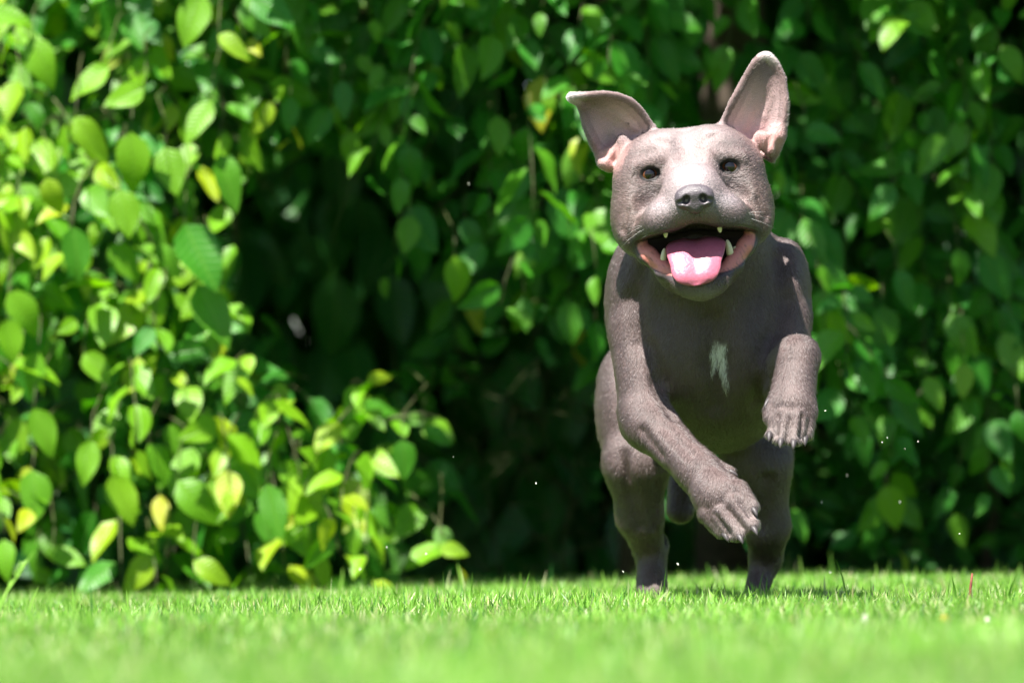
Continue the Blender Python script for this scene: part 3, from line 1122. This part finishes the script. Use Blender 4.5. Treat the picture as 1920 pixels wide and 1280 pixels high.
def paint(P, N):
    n = len(P)
    px = to_px(P)
    q = to_head(P)
    dd = (6.0 - P[:, 1]) / SPX
    C = np.tile(np.array((0.086, 0.059, 0.057)), (n, 1))
    fur = np.ones(n)                   # hair length factor
    wet = np.zeros(n)
    C *= (1 + 0.16 * vnoise(P, 55, 3) + 0.07 * vnoise(P, 300, 4))[:, None]
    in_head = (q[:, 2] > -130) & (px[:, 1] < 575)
    C *= (1 + 0.85 * in_head * np.clip((q[:, 1] + 150) / 80, 0, 1))[:, None]  # head lightened in colour to look sunlit

    def blend(mask, col):
        nonlocal C
        m = np.clip(mask, 0, 1)[:, None]
        C = C * (1 - m) + np.array(col) * m

    blend(0.75 * gauss(q, (0, -34, 70), (46, 42, 95)) * in_head, (0.42, 0.37, 0.39))
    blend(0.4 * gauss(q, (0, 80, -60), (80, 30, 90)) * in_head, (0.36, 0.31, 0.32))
    blend(0.22 * gauss(q, (0, 40, 0), (22, 50, 90)) * in_head, (0.30, 0.24, 0.24))       # pale bridge and skull top: partly silvery coat, partly painted sunlight
    for s in (-1, 1):
        blend(0.5 * gauss(q, (s * 54, -68, 70), (34, 17, 80)) * in_head, (0.44, 0.40, 0.43))  # pad tops: silvery coat with sunlight painted in
        blend(0.6 * gauss(q, (s * 62, -104, 60), (46, 13, 80)) * in_head, (0.115, 0.095, 0.105))
        blend(0.6 * gauss(q, (s * 122, -70, -20), (30, 60, 80)) * in_head, (0.11, 0.074, 0.058))
        blend(0.35 * gauss(q, (s * 52, 34, 10), (26, 14, 60)) * in_head, (0.13, 0.10, 0.098))
        blend(0.30 * gauss(q, (s * 50, 55, -10), (50, 30, 70)) * in_head, (0.26, 0.21, 0.21))
        blend(0.35 * gauss(q, (s * 75, -26, 0), (36, 12, 60)) * in_head, (0.33, 0.28, 0.28))
        blend(0.3 * gauss(q, (s * 92, -50, 10), (20, 15, 60)) * in_head, (0.05, 0.042, 0.042))  # shade painted into the hollows beside the muzzle
    blend(0.6 * gauss(q, (0, -92, 95), (22, 18, 40)) * in_head, (0.09, 0.075, 0.08))       # dark below the nose
    blend(0.4 * gauss(q, (0, -240, 60), (50, 18, 60)) * in_head, (0.26, 0.23, 0.22))
    for s in (-1, 1):                  # whisker spots on the upper lip
        for row, v in ((0, -78), (1, -88), (2, -98)):
            for k in range(5):
                u0, v0 = s * (36 + 11 * k + 4 * row), v - 1.8 * k
                m = np.exp(-(((q[:, 0] - u0) / 2.6) ** 2 + ((q[:, 1] - v0) / 2.4) ** 2)) * in_head * (q[:, 2] > 0)
                blend(m * 0.6, (0.05, 0.04, 0.042))
    # eyelids
    for (u, v, w) in EYES:
        e = np.sqrt(((q[:, 0] - u) / 20) ** 2 + ((q[:, 1] - v) / 14) ** 2)
        m = np.clip((1.15 - e) / 0.14, 0, 1) * in_head
        blend(m, (0.010, 0.008, 0.008))
        fur *= 1 - m
    # mouth lining and lips
    md = np.full(n, 99.0)
    idx = np.nonzero(in_head & (q[:, 1] < -80))[0]
    md[idx] = mouth_fn(P[idx]) / HS
    lip = np.clip((10 - md) / 4, 0, 1)
    blend(lip * 0.85, (0.06, 0.048, 0.052))
    lining = np.clip((-1.0 - md) / 2.5, 0, 1)
    spots = np.clip(vnoise(P, 420, 8) * 1.5 - 0.7, 0, 0.7)[:, None]
    pink = np.array((0.56, 0.20, 0.17)) * (1 - spots) + np.array((0.10, 0.05, 0.05)) * spots
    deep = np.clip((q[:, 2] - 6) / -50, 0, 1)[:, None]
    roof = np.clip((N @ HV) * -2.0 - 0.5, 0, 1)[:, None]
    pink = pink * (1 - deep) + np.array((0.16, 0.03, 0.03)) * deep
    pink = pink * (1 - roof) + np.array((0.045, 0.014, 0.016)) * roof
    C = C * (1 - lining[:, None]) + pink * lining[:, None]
    fur *= 1 - np.clip((8 - md) / 3, 0, 1)
    wet = np.maximum(wet, np.clip((6 - md) / 3, 0, 1))
    # ears: bare pinkish lining on the cupped side, furred back and rim
    for cloud, tipc in ((EAR_R, (1436, 110)), (EAR_L, (1072, 182))):
        lo, hi = cloud.min(0) - 0.01, cloud.max(0) + 0.01
        idx = np.nonzero(((P > lo) & (P < hi)).all(1))[0]
        if not len(idx): continue
        d = np.empty(len(idx))
        arg = np.empty(len(idx), int)
        for i in range(0, len(idx), 4000):
            D2 = ((P[idx[i:i + 4000], None] - cloud[None, ::3]) ** 2).sum(2)
            arg[i:i + 4000] = D2.argmin(1) * 3
            d[i:i + 4000] = np.sqrt(D2.min(1))
        ss, qq = (arg // 30) / 45.0, (arg % 30) / 29.0
        on = (d < 11 * HS) & (ss > 0.02)
        inner = on * np.clip((-N[idx, 1] - 0.12) * 3, 0, 1)
        edge = np.clip(np.minimum(qq, 1 - qq) / 0.16, 0, 1)
        m = np.zeros(n)
        m[idx] = inner * edge * np.clip(1.35 - ss * 1.7, 0.06, 1)
        blend(m * 0.95, (0.60, 0.42, 0.42))
        f = np.ones(n)
        f[idx] = np.where(on, 0.7 - 0.4 * inner * (1 - ss), 1)
        fur *= f
        m = np.zeros(n)
        m[idx] = on * np.clip((ss - 0.86) * 7, 0, 1) * 0.7
        blend(m, (0.55, 0.50, 0.48))
    for c in ((1150, 288), (1142, 305), (1438, 268), (1452, 262)):
        m = np.exp(-((px[:, 0] - c[0]) / 22) ** 2 - ((px[:, 1] - c[1]) / 20) ** 2) * (dd > 80) * (dd < 175)
        blend(m * 0.75, (0.55, 0.30, 0.28))
        fur *= 1 - 0.6 * m
    # white blaze on the breast: an uneven inverted V
    bx, by = px[:, 0] + 5 * vnoise(P, 160, 21), px[:, 1] + 8 * vnoise(P, 120, 22)
    t = (by - 638) / 80
    def arm(cx, half):
        return np.clip((half - np.abs(bx - cx)) / 9 + 0.55, 0, 1) * (half > 0.5)
    arm_l = arm(1346 - 13 * np.clip(t, 0, 1), 12 * np.clip(0.85 - 1.05 * t, 0, 1))
    arm_r = arm(1350 + 9 * np.clip(t, 0, 1.2), 9 * np.clip(1.2 - 1.0 * t, 0, 1))
    white = np.maximum(arm_l, arm_r) * np.clip(t * 8, 0, 1) * ((t < 1.25) & (dd > -120) & (N[:, 1] < 0))
    blend(white * 0.55, (0.80, 0.78, 0.76))
    fur += white * 1.4
    # toes a little paler, pads dark
    for a, b, ra, rb in TOES:
        tip = pt(*b)
        m = np.exp(-((P - tip) ** 2).sum(1) / (24 * SPX) ** 2)
        blend(m * 0.30, (0.30, 0.25, 0.24))
        under = m * np.clip(-N[:, 2] * 2 - 0.8, 0, 1)
        blend(under, (0.03, 0.026, 0.027))
        fur *= 1 - under
    return np.clip(C, 0.004, 1), np.clip(fur, 0, 3), np.clip(wet, 0, 1), in_head, white


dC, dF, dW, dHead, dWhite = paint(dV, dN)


def coat_material():
    t = NT('dog_skin')
    c = t.n('ShaderNodeAttribute', attribute_name='Col')
    w = t.n('ShaderNodeAttribute', attribute_name='wet')
    tc = t.n('ShaderNodeTexCoord')
    nz = t.n('ShaderNodeTexNoise', i_Scale=900.0, i_Detail=2.0)
    t.l(tc.outputs['Object'], nz.inputs['Vector'])
    var = t.mix(nz.outputs['Fac'], (0.9, 0.9, 0.9), (1.1, 1.1, 1.1))
    col = t.mix(1.0, c.outputs['Color'], var, 'MULTIPLY')
    p = t.n('ShaderNodeBsdfPrincipled')
    t.l(col, p.inputs['Base Color'])
    rgh = t.math('SUBTRACT', 0.62, t.math('MULTIPLY', w.outputs['Fac'], 0.36))
    t.l(rgh, p.inputs['Roughness'])
    p.inputs['Specular IOR Level'].default_value = 0.35
    bp = t.n('ShaderNodeBump', i_Strength=0.35, i_Distance=0.0012)
    t.l(nz.outputs['Fac'], bp.inputs['Height'])
    t.l(bp.outputs[0], p.inputs['Normal'])
    t.l(p.outputs[0], t.out.inputs['Surface'])
    return t.m


def fur_material():
    t = NT('dog_fur')
    c = t.n('ShaderNodeAttribute', attribute_name='Col')
    h = t.n('ShaderNodeBsdfHairPrincipled')
    h.model = 'CHIANG'
    h.parametrization = 'COLOR'
    t.l(t.mix(1.0, c.outputs['Color'], (1.15, 1.15, 1.15), 'MULTIPLY'), h.inputs['Color'])
    h.inputs['Roughness'].default_value = 0.32
    h.inputs['Radial Roughness'].default_value = 0.5
    h.inputs['Coat'].default_value = 0.15
    p = t.n('ShaderNodeBsdfPrincipled', i_Roughness=0.4)
    p.inputs['Specular IOR Level'].default_value = 0.9
    t.l(c.outputs['Color'], p.inputs['Base Color'])
    mx = t.n('ShaderNodeMixShader', i_Fac=0.5)
    t.l(h.outputs[0], mx.inputs[1])
    t.l(p.outputs[0], mx.inputs[2])
    t.l(mx.outputs[0], t.out.inputs['Surface'])
    return t.m


dog = tag(link(bpy.data.objects.new('dog', None)), 'grey-brown short-haired dog bounding over the lawn with open mouth and raised ears', 'dog')
dog_base = Vector(pt(1320, 1160, -560))
dog_base.z = float(ground_z(dog_base.x, dog_base.y))
dog.location = dog_base
DB = np.array(dog_base)


def dog_part(name, V, Q, mat, parent=None, sizes=None):
    me = mesh_np(name, V - DB, np.asarray(Q).ravel(), np.full(len(Q), 4) if sizes is None else sizes, mat)
    return link(bpy.data.objects.new(name, me), parent or dog), me


body_o, body_me = dog_part('body', dV, dQ, coat_material())
set_color(body_me, 'Col', dC)
set_float(body_me, 'wet', dW)


# ---- short coat
def build_fur(count):
    tri = np.concatenate((dQ[:, [0, 1, 2]], dQ[:, [0, 2, 3]]))
    ar = 0.5 * np.linalg.norm(np.cross(dV[tri[:, 1]] - dV[tri[:, 0]], dV[tri[:, 2]] - dV[tri[:, 0]]), axis=1)
    wgt = ar * np.where(dF[tri[:, 0]] > 0.15, 1, 0)
    wgt *= np.where(dN[tri[:, 0], 1] < 0.25, 1.0, 0.35) * np.where(dHead[tri[:, 0]], 1.7, 1.0)
    pick = rng.choice(len(tri), count, p=wgt / wgt.sum())
    b = rng.dirichlet((1, 1, 1), count)
    T = tri[pick]
    P = (dV[T] * b[:, :, None]).sum(1)
    N = (dN[T] * b[:, :, None]).sum(1)
    N /= np.linalg.norm(N, axis=1, keepdims=True)
    C = (dC[T] * b[:, :, None]).sum(1)
    Fl = (dF[T] * b).sum(1)
    wm = (dWhite[T] * b).sum(1)
    pale = rng.uniform(0, 1, count) < wm
    C[pale] = (0.93, 0.91, 0.90)
    C[(wm > 0.05) & ~pale] = (0.09, 0.062, 0.058)
    hd = dHead[T[:, 0]]
    q = to_head(P)
    away = P - hp(0, -58, 100)
    away /= np.linalg.norm(away, axis=1, keepdims=True)
    flow = np.tile(np.array((0.0, 0.35, -1.0)), (count, 1))
    flow[:, 0] += (P[:, 0] - pt(1335, 600, -100)[0]) * 1.5
    flow[hd] = away[hd] + np.array((0, 0.5, 0))
    flow += rng.normal(0, 0.15, (count, 3))
    flow -= (flow * N).sum(1)[:, None] * N
    flow /= np.linalg.norm(flow, axis=1, keepdims=True) + 1e-9
    L = np.where(hd, 0.0038, 0.0052) * Fl * rng.uniform(0.6, 1.25, count)
    muz = hd & (q[:, 2] > 35)
    L[muz] *= 0.65
    lift = rng.uniform(0.07, 0.20, (count, 1))
    stray = rng.uniform(0, 1, count) < 0.06
    lift[stray] *= 3.0
    p1 = P + (flow * 0.8 + N * lift * 1.2) * (L * 0.5)[:, None]
    p2 = P + (flow * 1.0 + N * lift * 0.65) * L[:, None]
    pts = np.stack((P - N * 0.0003, p1, p2), 1).reshape(-1, 3) - DB
    hc = bpy.data.hair_curves.new('fur')
    hc.add_curves([3] * count)
    hc.attributes['position'].data.foreach_set('vector', np.ascontiguousarray(pts, np.float32).ravel())
    ra = hc.attributes.get('radius') or hc.attributes.new('radius', 'FLOAT', 'POINT')
    rad = np.tile(np.array((0.00016, 0.00013, 0.00004), np.float32), count)
    ra.data.foreach_set('value', rad)
    ca = hc.attributes.new('Col', 'FLOAT_COLOR', 'CURVE')
    C = C * rng.normal(1.06, 0.13, (count, 1)).clip(0.6, 1.9)
    C4 = np.ones((count, 4), np.float32)
    C4[:, :3] = np.clip(C, 0.004, 0.92)
    ca.data.foreach_set('color', C4.ravel())
    hc.materials.append(fur_material())
    o = link(bpy.data.objects.new('fur', hc), dog)
    o['kind'] = 'stuff'


build_fur(420000)

# ---- nose pad
nose_prims = []


def NU(prim, op, k):
    nose_prims.append(Prim(*prim, op, k * HS))


nw = NOSE_W
NU(hell((0, -52, nw - 6), (34, 20, 20)), 'u', 5)
for s in (-1, 1):
    NU(hell((s * 20, -60, nw - 6), (17, 18, 18)), 'u', 8)
NU(hell((0, -74, nw - 5), (15, 14, 14)), 'u', 10)
for s in (-1, 1):
    NU(hell((s * 16, -62, nw + 13), (7.5, 9, 16), (0, 0, s * 20)), 's', 4)
    NU(hcone((s * 18, -63, nw + 12), (s * 34, -66, nw + 6), 5, 3.5), 's', 4)
NU(hcone((0, -60, nw + 17), (0, -92, nw + 8), 2.2, 2.6), 's', 4)
nV, nQ = sdf_mesh(nose_prims, hp(-50, -100, nw + 30) - 0.004, hp(50, -20, nw - 45) + 0.004, 0.0008)
nV = relax(nV, nQ, 1, 0.3)
nose_o, nose_me = dog_part('nose', nV, nQ, simple_mat('nose_leather', (0.075, 0.062, 0.072), 0.36, 0.55, 0.25, 700.0, 0.5))

# ---- tongue: lofted slab with a groove, curling over the lower lip
tp = np.array(((-2, -138, -55), (-2, -138, -10), (-3, -146, 36), (-5, -160, 60), (-8, -184, 79), (-10, -206, 89), (-11, -220, 88)), float)
tw = np.array((42, 50, 57, 55, 47, 41, 30), float)
th = np.array((12, 13, 13, 12, 11, 10, 6), float)
TN, TM = 30, 22
ts = np.linspace(0, 1, TN)
knots = np.linspace(0, 1, len(tp))


def cinterp(x, xp, F):                 # smooth interpolation of control values
    F = np.asarray(F, float)
    y = np.stack([np.interp(np.linspace(0, 1, 121), xp, F[:, i]) for i in range(F.shape[1])], 1)
    ker = np.hanning(23)
    ker /= ker.sum()
    pad = np.concatenate((np.repeat(y[:1], 11, 0), y, np.repeat(y[-1:], 11, 0)))
    sm = np.stack([np.convolve(pad[:, i], ker, 'valid') for i in range(F.shape[1])], 1)
    sm[0], sm[-1] = y[0], y[-1]
    return np.stack([np.interp(x, np.linspace(0, 1, 121), sm[:, i]) for i in range(F.shape[1])], 1)


path = cinterp(ts, knots, tp)
wid = cinterp(ts, knots, tw[:, None])[:, 0]
thk = cinterp(ts, knots, th[:, None])[:, 0]
endr = np.sqrt(np.clip(1 - np.clip((ts - 0.66) / 0.34, 0, 1) ** 2, 0.02, 1))
wid = np.where(ts > 0.66, np.interp(0.66, ts, wid) * endr, wid)
tan = np.gradient(path, axis=0)
tan /= np.linalg.norm(tan, axis=1, keepdims=True)
V = []
for i in range(TN):
    nrm = np.cross(tan[i], (1, 0, 0))
    nrm /= np.linalg.norm(nrm)
    if nrm @ np.array((0, 1, 0.3)) < 0: nrm = -nrm
    for j in range(TM):
        a = 2 * math.pi * j / TM
        x, y = math.cos(a), math.sin(a)
        hgt = thk[i] * (y if y < 0 else y * 0.9)
        if y > 0:
            hgt -= 5.5 * math.exp(-(x / 0.13) ** 2) * (1 - 0.75 * ts[i] ** 3)   # groove
            hgt += 3.0 * math.exp(-((abs(x) - 0.45) / 0.25) ** 2)
        hgt += 5 * x * x                                                    # edges curl up
        p = path[i] + np.array((1, 0, 0)) * wid[i] * x + nrm * hgt
        V.append(hp(*p))
F = [(i * TM + j, i * TM + (j + 1) % TM, (i + 1) * TM + (j + 1) % TM, (i + 1) * TM + j) for i in range(TN - 1) for j in range(TM)]
flat, sizes = [x for f in F for x in f], [4] * len(F)
flat += list(range(TM))[::-1] + [(TN - 1) * TM + j for j in range(TM)]
sizes += [TM, TM]
me = mesh_np('tongue', np.array(V) - DB, np.array(flat), np.array(sizes), simple_mat('tongue_flesh', (0.37, 0.10, 0.15), 0.34, 0.5, 0.12, 350.0, 0.2, 0.0, 0.25))
link(bpy.data.objects.new('tongue', me), dog)

# ---- teeth
tooth_mat = simple_mat('tooth_enamel', (0.72, 0.64, 0.42), 0.25, 0.5, 0.08, 300.0)


def tooth(base, tip, r, lean=(0, 0, 0)):
    a, b = np.array(base, float), np.array(tip, float)
    path = [hp(*(a + (b - a) * t + np.array(lean) * t * (1 - t))) - DB for t in (0, 0.25, 0.5, 0.75, 0.92, 1)]
    V, F = tube(path, [r * k * HS for k in (1, 1.05, 0.95, 0.75, 0.5, 0.2)], 8)
    link(bpy.data.objects.new('tooth', mesh_py('tooth', V, F, tooth_mat)), dog)


tooth((-57, -104, 50), (-58, -124, 56), 5.5)
tooth((44, -104, 50), (44, -124, 56), 5.5)
tooth((-66, -168, 24), (-61, -142, 28), 6, (-4, 0, 6))
tooth((60, -168, 24), (56, -137, 28), 7, (4, 0, 6))
for u, h in ((70, -150), (79, -146)):
    tooth((u + 2, -168, 22 - (u - 60) * 0.9), (u, h, 24 - (u - 60) * 0.9), 6.5)
    tooth((-u - 2, -168, 22 - (u - 60) * 0.9), (-u, h - 6, 24 - (u - 60) * 0.9), 5.5)


# ---- eyes: one ball each, amber iris round a black pupil
def eye_material():
    t = NT('dog_eye')
    tc = t.n('ShaderNodeTexCoord')
    sep = t.n('ShaderNodeSeparateXYZ')
    t.l(tc.outputs['Object'], sep.inputs[0])
    r2 = t.math('ADD', t.math('POWER', sep.outputs['X'], 2.0), t.math('POWER', sep.outputs['Z'], 2.0))
    r = t.math('MULTIPLY', t.math('SQRT', r2), 1.0 / HS / 18.0)
    nz = t.n('ShaderNodeTexNoise', i_Scale=1400.0, i_Detail=3.0)
    t.l(tc.outputs['Object'], nz.inputs['Vector'])
    ramp = t.n('ShaderNodeValToRGB')
    t.l(t.math('ADD', r, t.math('MULTIPLY', t.math('SUBTRACT', nz.outputs['Fac'], 0.5), 0.08)), ramp.inputs[0])
    e = ramp.color_ramp.elements
    e[0].position, e[0].color = 0.0, (0.004, 0.003, 0.003, 1)
    e[1].position, e[1].color = 1.0, (0.10, 0.07, 0.06, 1)
    for pos, c in ((0.52, (0.004, 0.003, 0.003)), (0.56, (0.07, 0.022, 0.007)), (0.72, (0.13, 0.042, 0.012)), (0.84, (0.06, 0.02, 0.01)), (0.92, (0.015, 0.01, 0.008))):
        x = e.new(pos)
        x.color = (*c, 1)
    p = t.n('ShaderNodeBsdfPrincipled', i_Roughness=0.3)
    p.inputs['Coat Weight'].default_value = 1.0
    p.inputs['Specular IOR Level'].default_value = 0.1
    p.inputs['Coat Roughness'].default_value = 0.05
    p.inputs['Coat IOR'].default_value = 1.55
    t.l(ramp.outputs[0], p.inputs['Base Color'])
    t.l(p.outputs[0], t.out.inputs['Surface'])
    return t.m


EYE_MAT = eye_material()
for (u, v, w) in EYES:
    import bmesh
    bm = bmesh.new()
    bmesh.ops.create_uvsphere(bm, u_segments=28, v_segments=18, radius=18 * HS)
    for f in bm.faces: f.smooth = True
    me = bpy.data.meshes.new('eye')
    bm.to_mesh(me)
    bm.free()
    me.materials.append(EYE_MAT)
    o = link(bpy.data.objects.new('eye', me), dog)
    o.location = Vector(hp(u, v, w - 15.5) - DB)

# ---- claws
claw_mat = simple_mat('claw_horn', (0.045, 0.038, 0.04), 0.5, 0.4, 0.3, 400.0)


def claw(root, direction, length, r):
    a = pt(*root)
    d = np.array(direction, float)
    d = d / np.linalg.norm(d)
    path = [a + (d * t + np.array((0, 0, -0.30)) * t * t) * length * SPX - DB for t in (-0.3, 0, 0.35, 0.7, 1)]
    V, F = tube(path, [r * k * SPX for k in (0.9, 1, 0.85, 0.55, 0.12)], 8)
    link(bpy.data.objects.new('claw', mesh_py('claw', V, F, claw_mat)), dog)


for (a, b, ra, rb) in TOES:
    A, B = pt(*a), pt(*b)
    d = (B - A) / np.linalg.norm(B - A)
    root = (b[0] + (b[0] - a[0]) * 0.16, b[1] + (b[1] - a[1]) * 0.16, b[2] + rb - 3)
    claw(root, d + np.array((0, -0.8, 0)), 16, 6.6)
claw((1370, 884, 148), (1, -0.5, -0.3), 16, 5.5)
claw((1442, 750, 186), (-0.6, -0.8, -0.6), 20, 5.5)

# ---- whiskers
whisker_mat = simple_mat('whisker_hair', (0.6, 0.58, 0.56), 0.35, 0.5, 0.05)
for s in (-1, 1):
    for i, (u, v, w) in enumerate(((60, -84, 70), (72, -92, 58), (66, -100, 62), (84, -98, 44), (52, -104, 70))):
        L = random.uniform(45, 75)
        up = random.uniform(-0.35, 0.35)
        path = [hp(s * (u + L * t * 0.9), v + L * (up * t - 0.25 * t * t), w + 8 * t - 26 * t * t) - DB for t in (0, 0.33, 0.66, 1)]
        V, F = tube(path, [0.00014, 0.00011, 0.00008, 0.00003], 4)
        link(bpy.data.objects.new('whisker', mesh_py('whisker', V, F, whisker_mat)), dog)
# ================================================================== small things on and over the lawn
STALK_MAT = simple_mat('grass_stalk', (0.20, 0.40, 0.05), 0.5, 0.4, 0.2, 120.0)
STEM_MAT = simple_mat('dry_stem', (0.17, 0.045, 0.03), 0.7, 0.3, 0.3, 150.0)
PETAL_MAT = simple_mat('petal', (0.74, 0.74, 0.66), 0.5, 0.4, 0.06, 90.0)
FLECK_MAT = simple_mat('clipping', (0.66, 0.68, 0.56), 0.5, 0.4, 0.15, 200.0)


def ribbon(path, widths, across):
    """Folded blade: two strips meeting in a keel, so it has depth."""
    V, F = [], []
    a = Vector(across).normalized()
    for p, w in zip(path, widths):
        p = Vector(p)
        V += [tuple(p - a * w), tuple(p + Vector((0, w * 0.6, -w * 0.2))), tuple(p + a * w)]
    for i in range(len(path) - 1):
        for j in (0, 1):
            F.append((3 * i + j, 3 * i + j + 1, 3 * i + j + 4, 3 * i + j + 3))
    return V, F


def on_base(name, base, label, cat, group=None):
    o = tag(link(bpy.data.objects.new(name, None)), label, cat, group)
    o.location = Vector(base)
    return o


def local(root, pts):
    return [Vector(p) - root.location for p in pts]


# seeding grass stalk and its bent neighbour at the left
Y = 5.1
b0 = at(-14, 640, Y)
b0[2] = ground_z(b0[0], Y)
st = on_base('grass_stalk', b0, 'tall green seeding grass stalk leaning right at the left edge of the lawn', 'grass stalk')
pth = [b0, at(-2, 1140, Y), at(16, 1104, Y), at(36, 1074, Y), at(46, 1052, Y)]
V, F = tube(local(st, pth), [0.0014, 0.0013, 0.0012, 0.0010, 0.0007], 6)
link(bpy.data.objects.new('stem', mesh_py('stem', V, F, STALK_MAT)), st)
for k in range(9):
    t = k / 8
    c = at(28 + 14 * t, 1086 - 26 * t, Y)
    d = np.array(((-1) ** k * 0.5 + 0.3, -0.3, 0.9))
    V, F = tube(local(st, [c, c + d * 0.0022, c + d * 0.0045, c + d * 0.0062]), [0.0004, 0.0011, 0.0009, 0.0002], 5)
    link(bpy.data.objects.new('spikelet', mesh_py('spikelet', V, F, STALK_MAT)), st)
V, F = ribbon(local(st, [at(22, 1096, Y), at(38, 1074, Y), at(52, 1050, Y), at(63, 1031, Y)]), [0.0010, 0.0019, 0.0015, 0.0002], (1, 0, 0.6))
link(bpy.data.objects.new('blade', mesh_py('blade', V, F, STALK_MAT)), st)
V, F = ribbon(local(st, [at(18, 1106, Y), at(18, 1095, Y), at(21, 1084, Y)]), [0.0010, 0.0016, 0.0002], (1, 0, 0.1))
link(bpy.data.objects.new('blade', mesh_py('blade', V, F, STALK_MAT)), st)


def lone_blade(points, Y, w, label, mat=None):
    b = at(points[0][0], 640, Y)
    b[2] = ground_z(b[0], Y)
    pth = [b] + [at(x, y, Y) for x, y in points]
    V, F = ribbon(pth, [w * k for k in np.interp(np.linspace(0, 1, len(pth)), (0, 0.5, 1), (1, 0.9, 0.1))], (0.9, 0.4, 0))
    o = link(bpy.data.objects.new('tall_grass', mesh_py('tall_grass', V, F, mat or STALK_MAT)))
    tag(o, label, 'grass', 'single tall grass blades')


lone_blade([(68, 1160), (78, 1132), (92, 1110), (106, 1097), (121, 1091)], 5.2, 0.0010, 'thin grass blade arching right beside the seeding stalk')
lone_blade([(638, 1098), (641, 1080), (643, 1064)], 7.3, 0.0024, 'upright pale grass blade before the sunlit shrub, at the far edge of the lawn')
lone_blade([(868, 1100), (862, 1074), (858, 1056)], 7.2, 0.0022, 'grass blade leaning left at the far edge of the lawn, left of the dog')
lone_blade([(1036, 1118), (1034, 1098), (1034, 1080)], 6.4, 0.0011, 'slim upright grass blade midway between shrub lobe and dog')
lone_blade([(1140, 1108), (1133, 1090), (1128, 1070)], 7.0, 0.0020, 'grass blade leaning left close beside the hind leg of the dog')
lone_blade([(1706, 1120), (1698, 1100), (1690, 1078)], 6.0, 0.0010, 'thin blade leaning left between the dog and the red stem')

# dry red stem standing at the right
Y = 5.95
b = at(1818, 640, Y)
b[2] = ground_z(b[0], Y)
o_path = [b, at(1819, 1130, Y), at(1820, 1100, Y), at(1823, 1074, Y)]
V, F = tube(o_path, [0.0017, 0.0017, 0.0016, 0.0009], 6)
o = link(bpy.data.objects.new('dry_stem', mesh_py('dry_stem', V, F, STEM_MAT)))
tag(o, 'short dry red-brown stem sticking up from the grass at the right', 'stem')


# petals and a withered leaf lying on the grass tips
def petal(px, py, Y, w, h, lean, label, mat, name='petal', cat='petal'):
    c = at(px, py, Y)
    V, F = [], []
    for i in range(6):
        t = i / 5
        ww = w * 0.5 * math.sin(math.pi * min(0.97, 0.06 + t * 0.92)) ** 0.7
        for s in (-1, 0, 1):
            x, z = s * ww, (t - 0.5) * h
            V.append((c[0] + x * math.cos(lean) + z * math.sin(lean), c[1] - 0.3 * w * s * s + 0.25 * h * t * t, c[2] + z * math.cos(lean) - x * math.sin(lean)))
    for i in range(5):
        for s in (0, 1):
            F.append((3 * i + s, 3 * i + s + 1, 3 * i + s + 4, 3 * i + s + 3))
    o = link(bpy.data.objects.new(name, mesh_py(name, V, F, mat)))
    sm = o.modifiers.new('thickness', 'SOLIDIFY')
    sm.thickness = 0.0006
    tag(o, label, cat)


petal(1855, 1168, 4.9, 0.006, 0.011, -0.4, 'white petal on the grass below the red stem', PETAL_MAT)
petal(1871, 1192, 4.7, 0.004, 0.009, 0.3, 'smaller white petal nearest the right edge of the lawn', PETAL_MAT)
petal(951, 1206, 4.3, 0.006, 0.014, 0.35, 'white petal on the blurred grass at the middle bottom', PETAL_MAT)
petal(1616, 1172, 4.9, 0.005, 0.020, 0.35, 'long pale petal leaning on the grass right of the dog', PETAL_MAT)
petal(1770, 1164, 4.9, 0.012, 0.012, 1.2, 'withered yellow leaf lying on the grass at the right', simple_mat('withered_leaf', (0.46, 0.38, 0.06), 0.6, 0.3, 0.25, 120.0), 'fallen_leaf', 'leaf')

# flecks of clippings thrown up, in the air before the dark hedge
FLECKS = [(1654, 829), (1664, 820), (1697, 841), (1721, 827), (1548, 770), (1541, 941), (1687, 941), (1799, 1000), (1557, 1073),
          (675, 1066), (725, 1025), (800, 1038), (1168, 1071), (878, 345), (850, 856), (1005, 906), (1588, 891), (1271, 1057)]
fm = mesh_py('clipping', [(-1, 0, -.4), (0, .5, -.5), (1, 0, -.3), (-1.1, .1, .5), (0, .4, .6), (.8, -.2, .4), (0, -.4, 0)],
             [(0, 1, 4, 3), (1, 2, 5, 4), (0, 3, 6), (3, 4, 6), (4, 5, 6), (5, 2, 6), (2, 1, 6), (1, 0, 6)], FLECK_MAT, False)
for i, (x, y) in enumerate(FLECKS):
    Y = rng.uniform(5.7, 6.7)
    o = link(bpy.data.objects.new('clipping', fm))
    o.location = Vector(at(x, y, Y))
    o.scale = [rng.uniform(0.0007, 0.0016)] * 3
    o.rotation_euler = rng.uniform(0, 6.28, 3)
    tag(o, 'tiny pale fleck of grass clipping drifting in the air before the hedge', 'clipping', 'flecks in the air before the hedge')
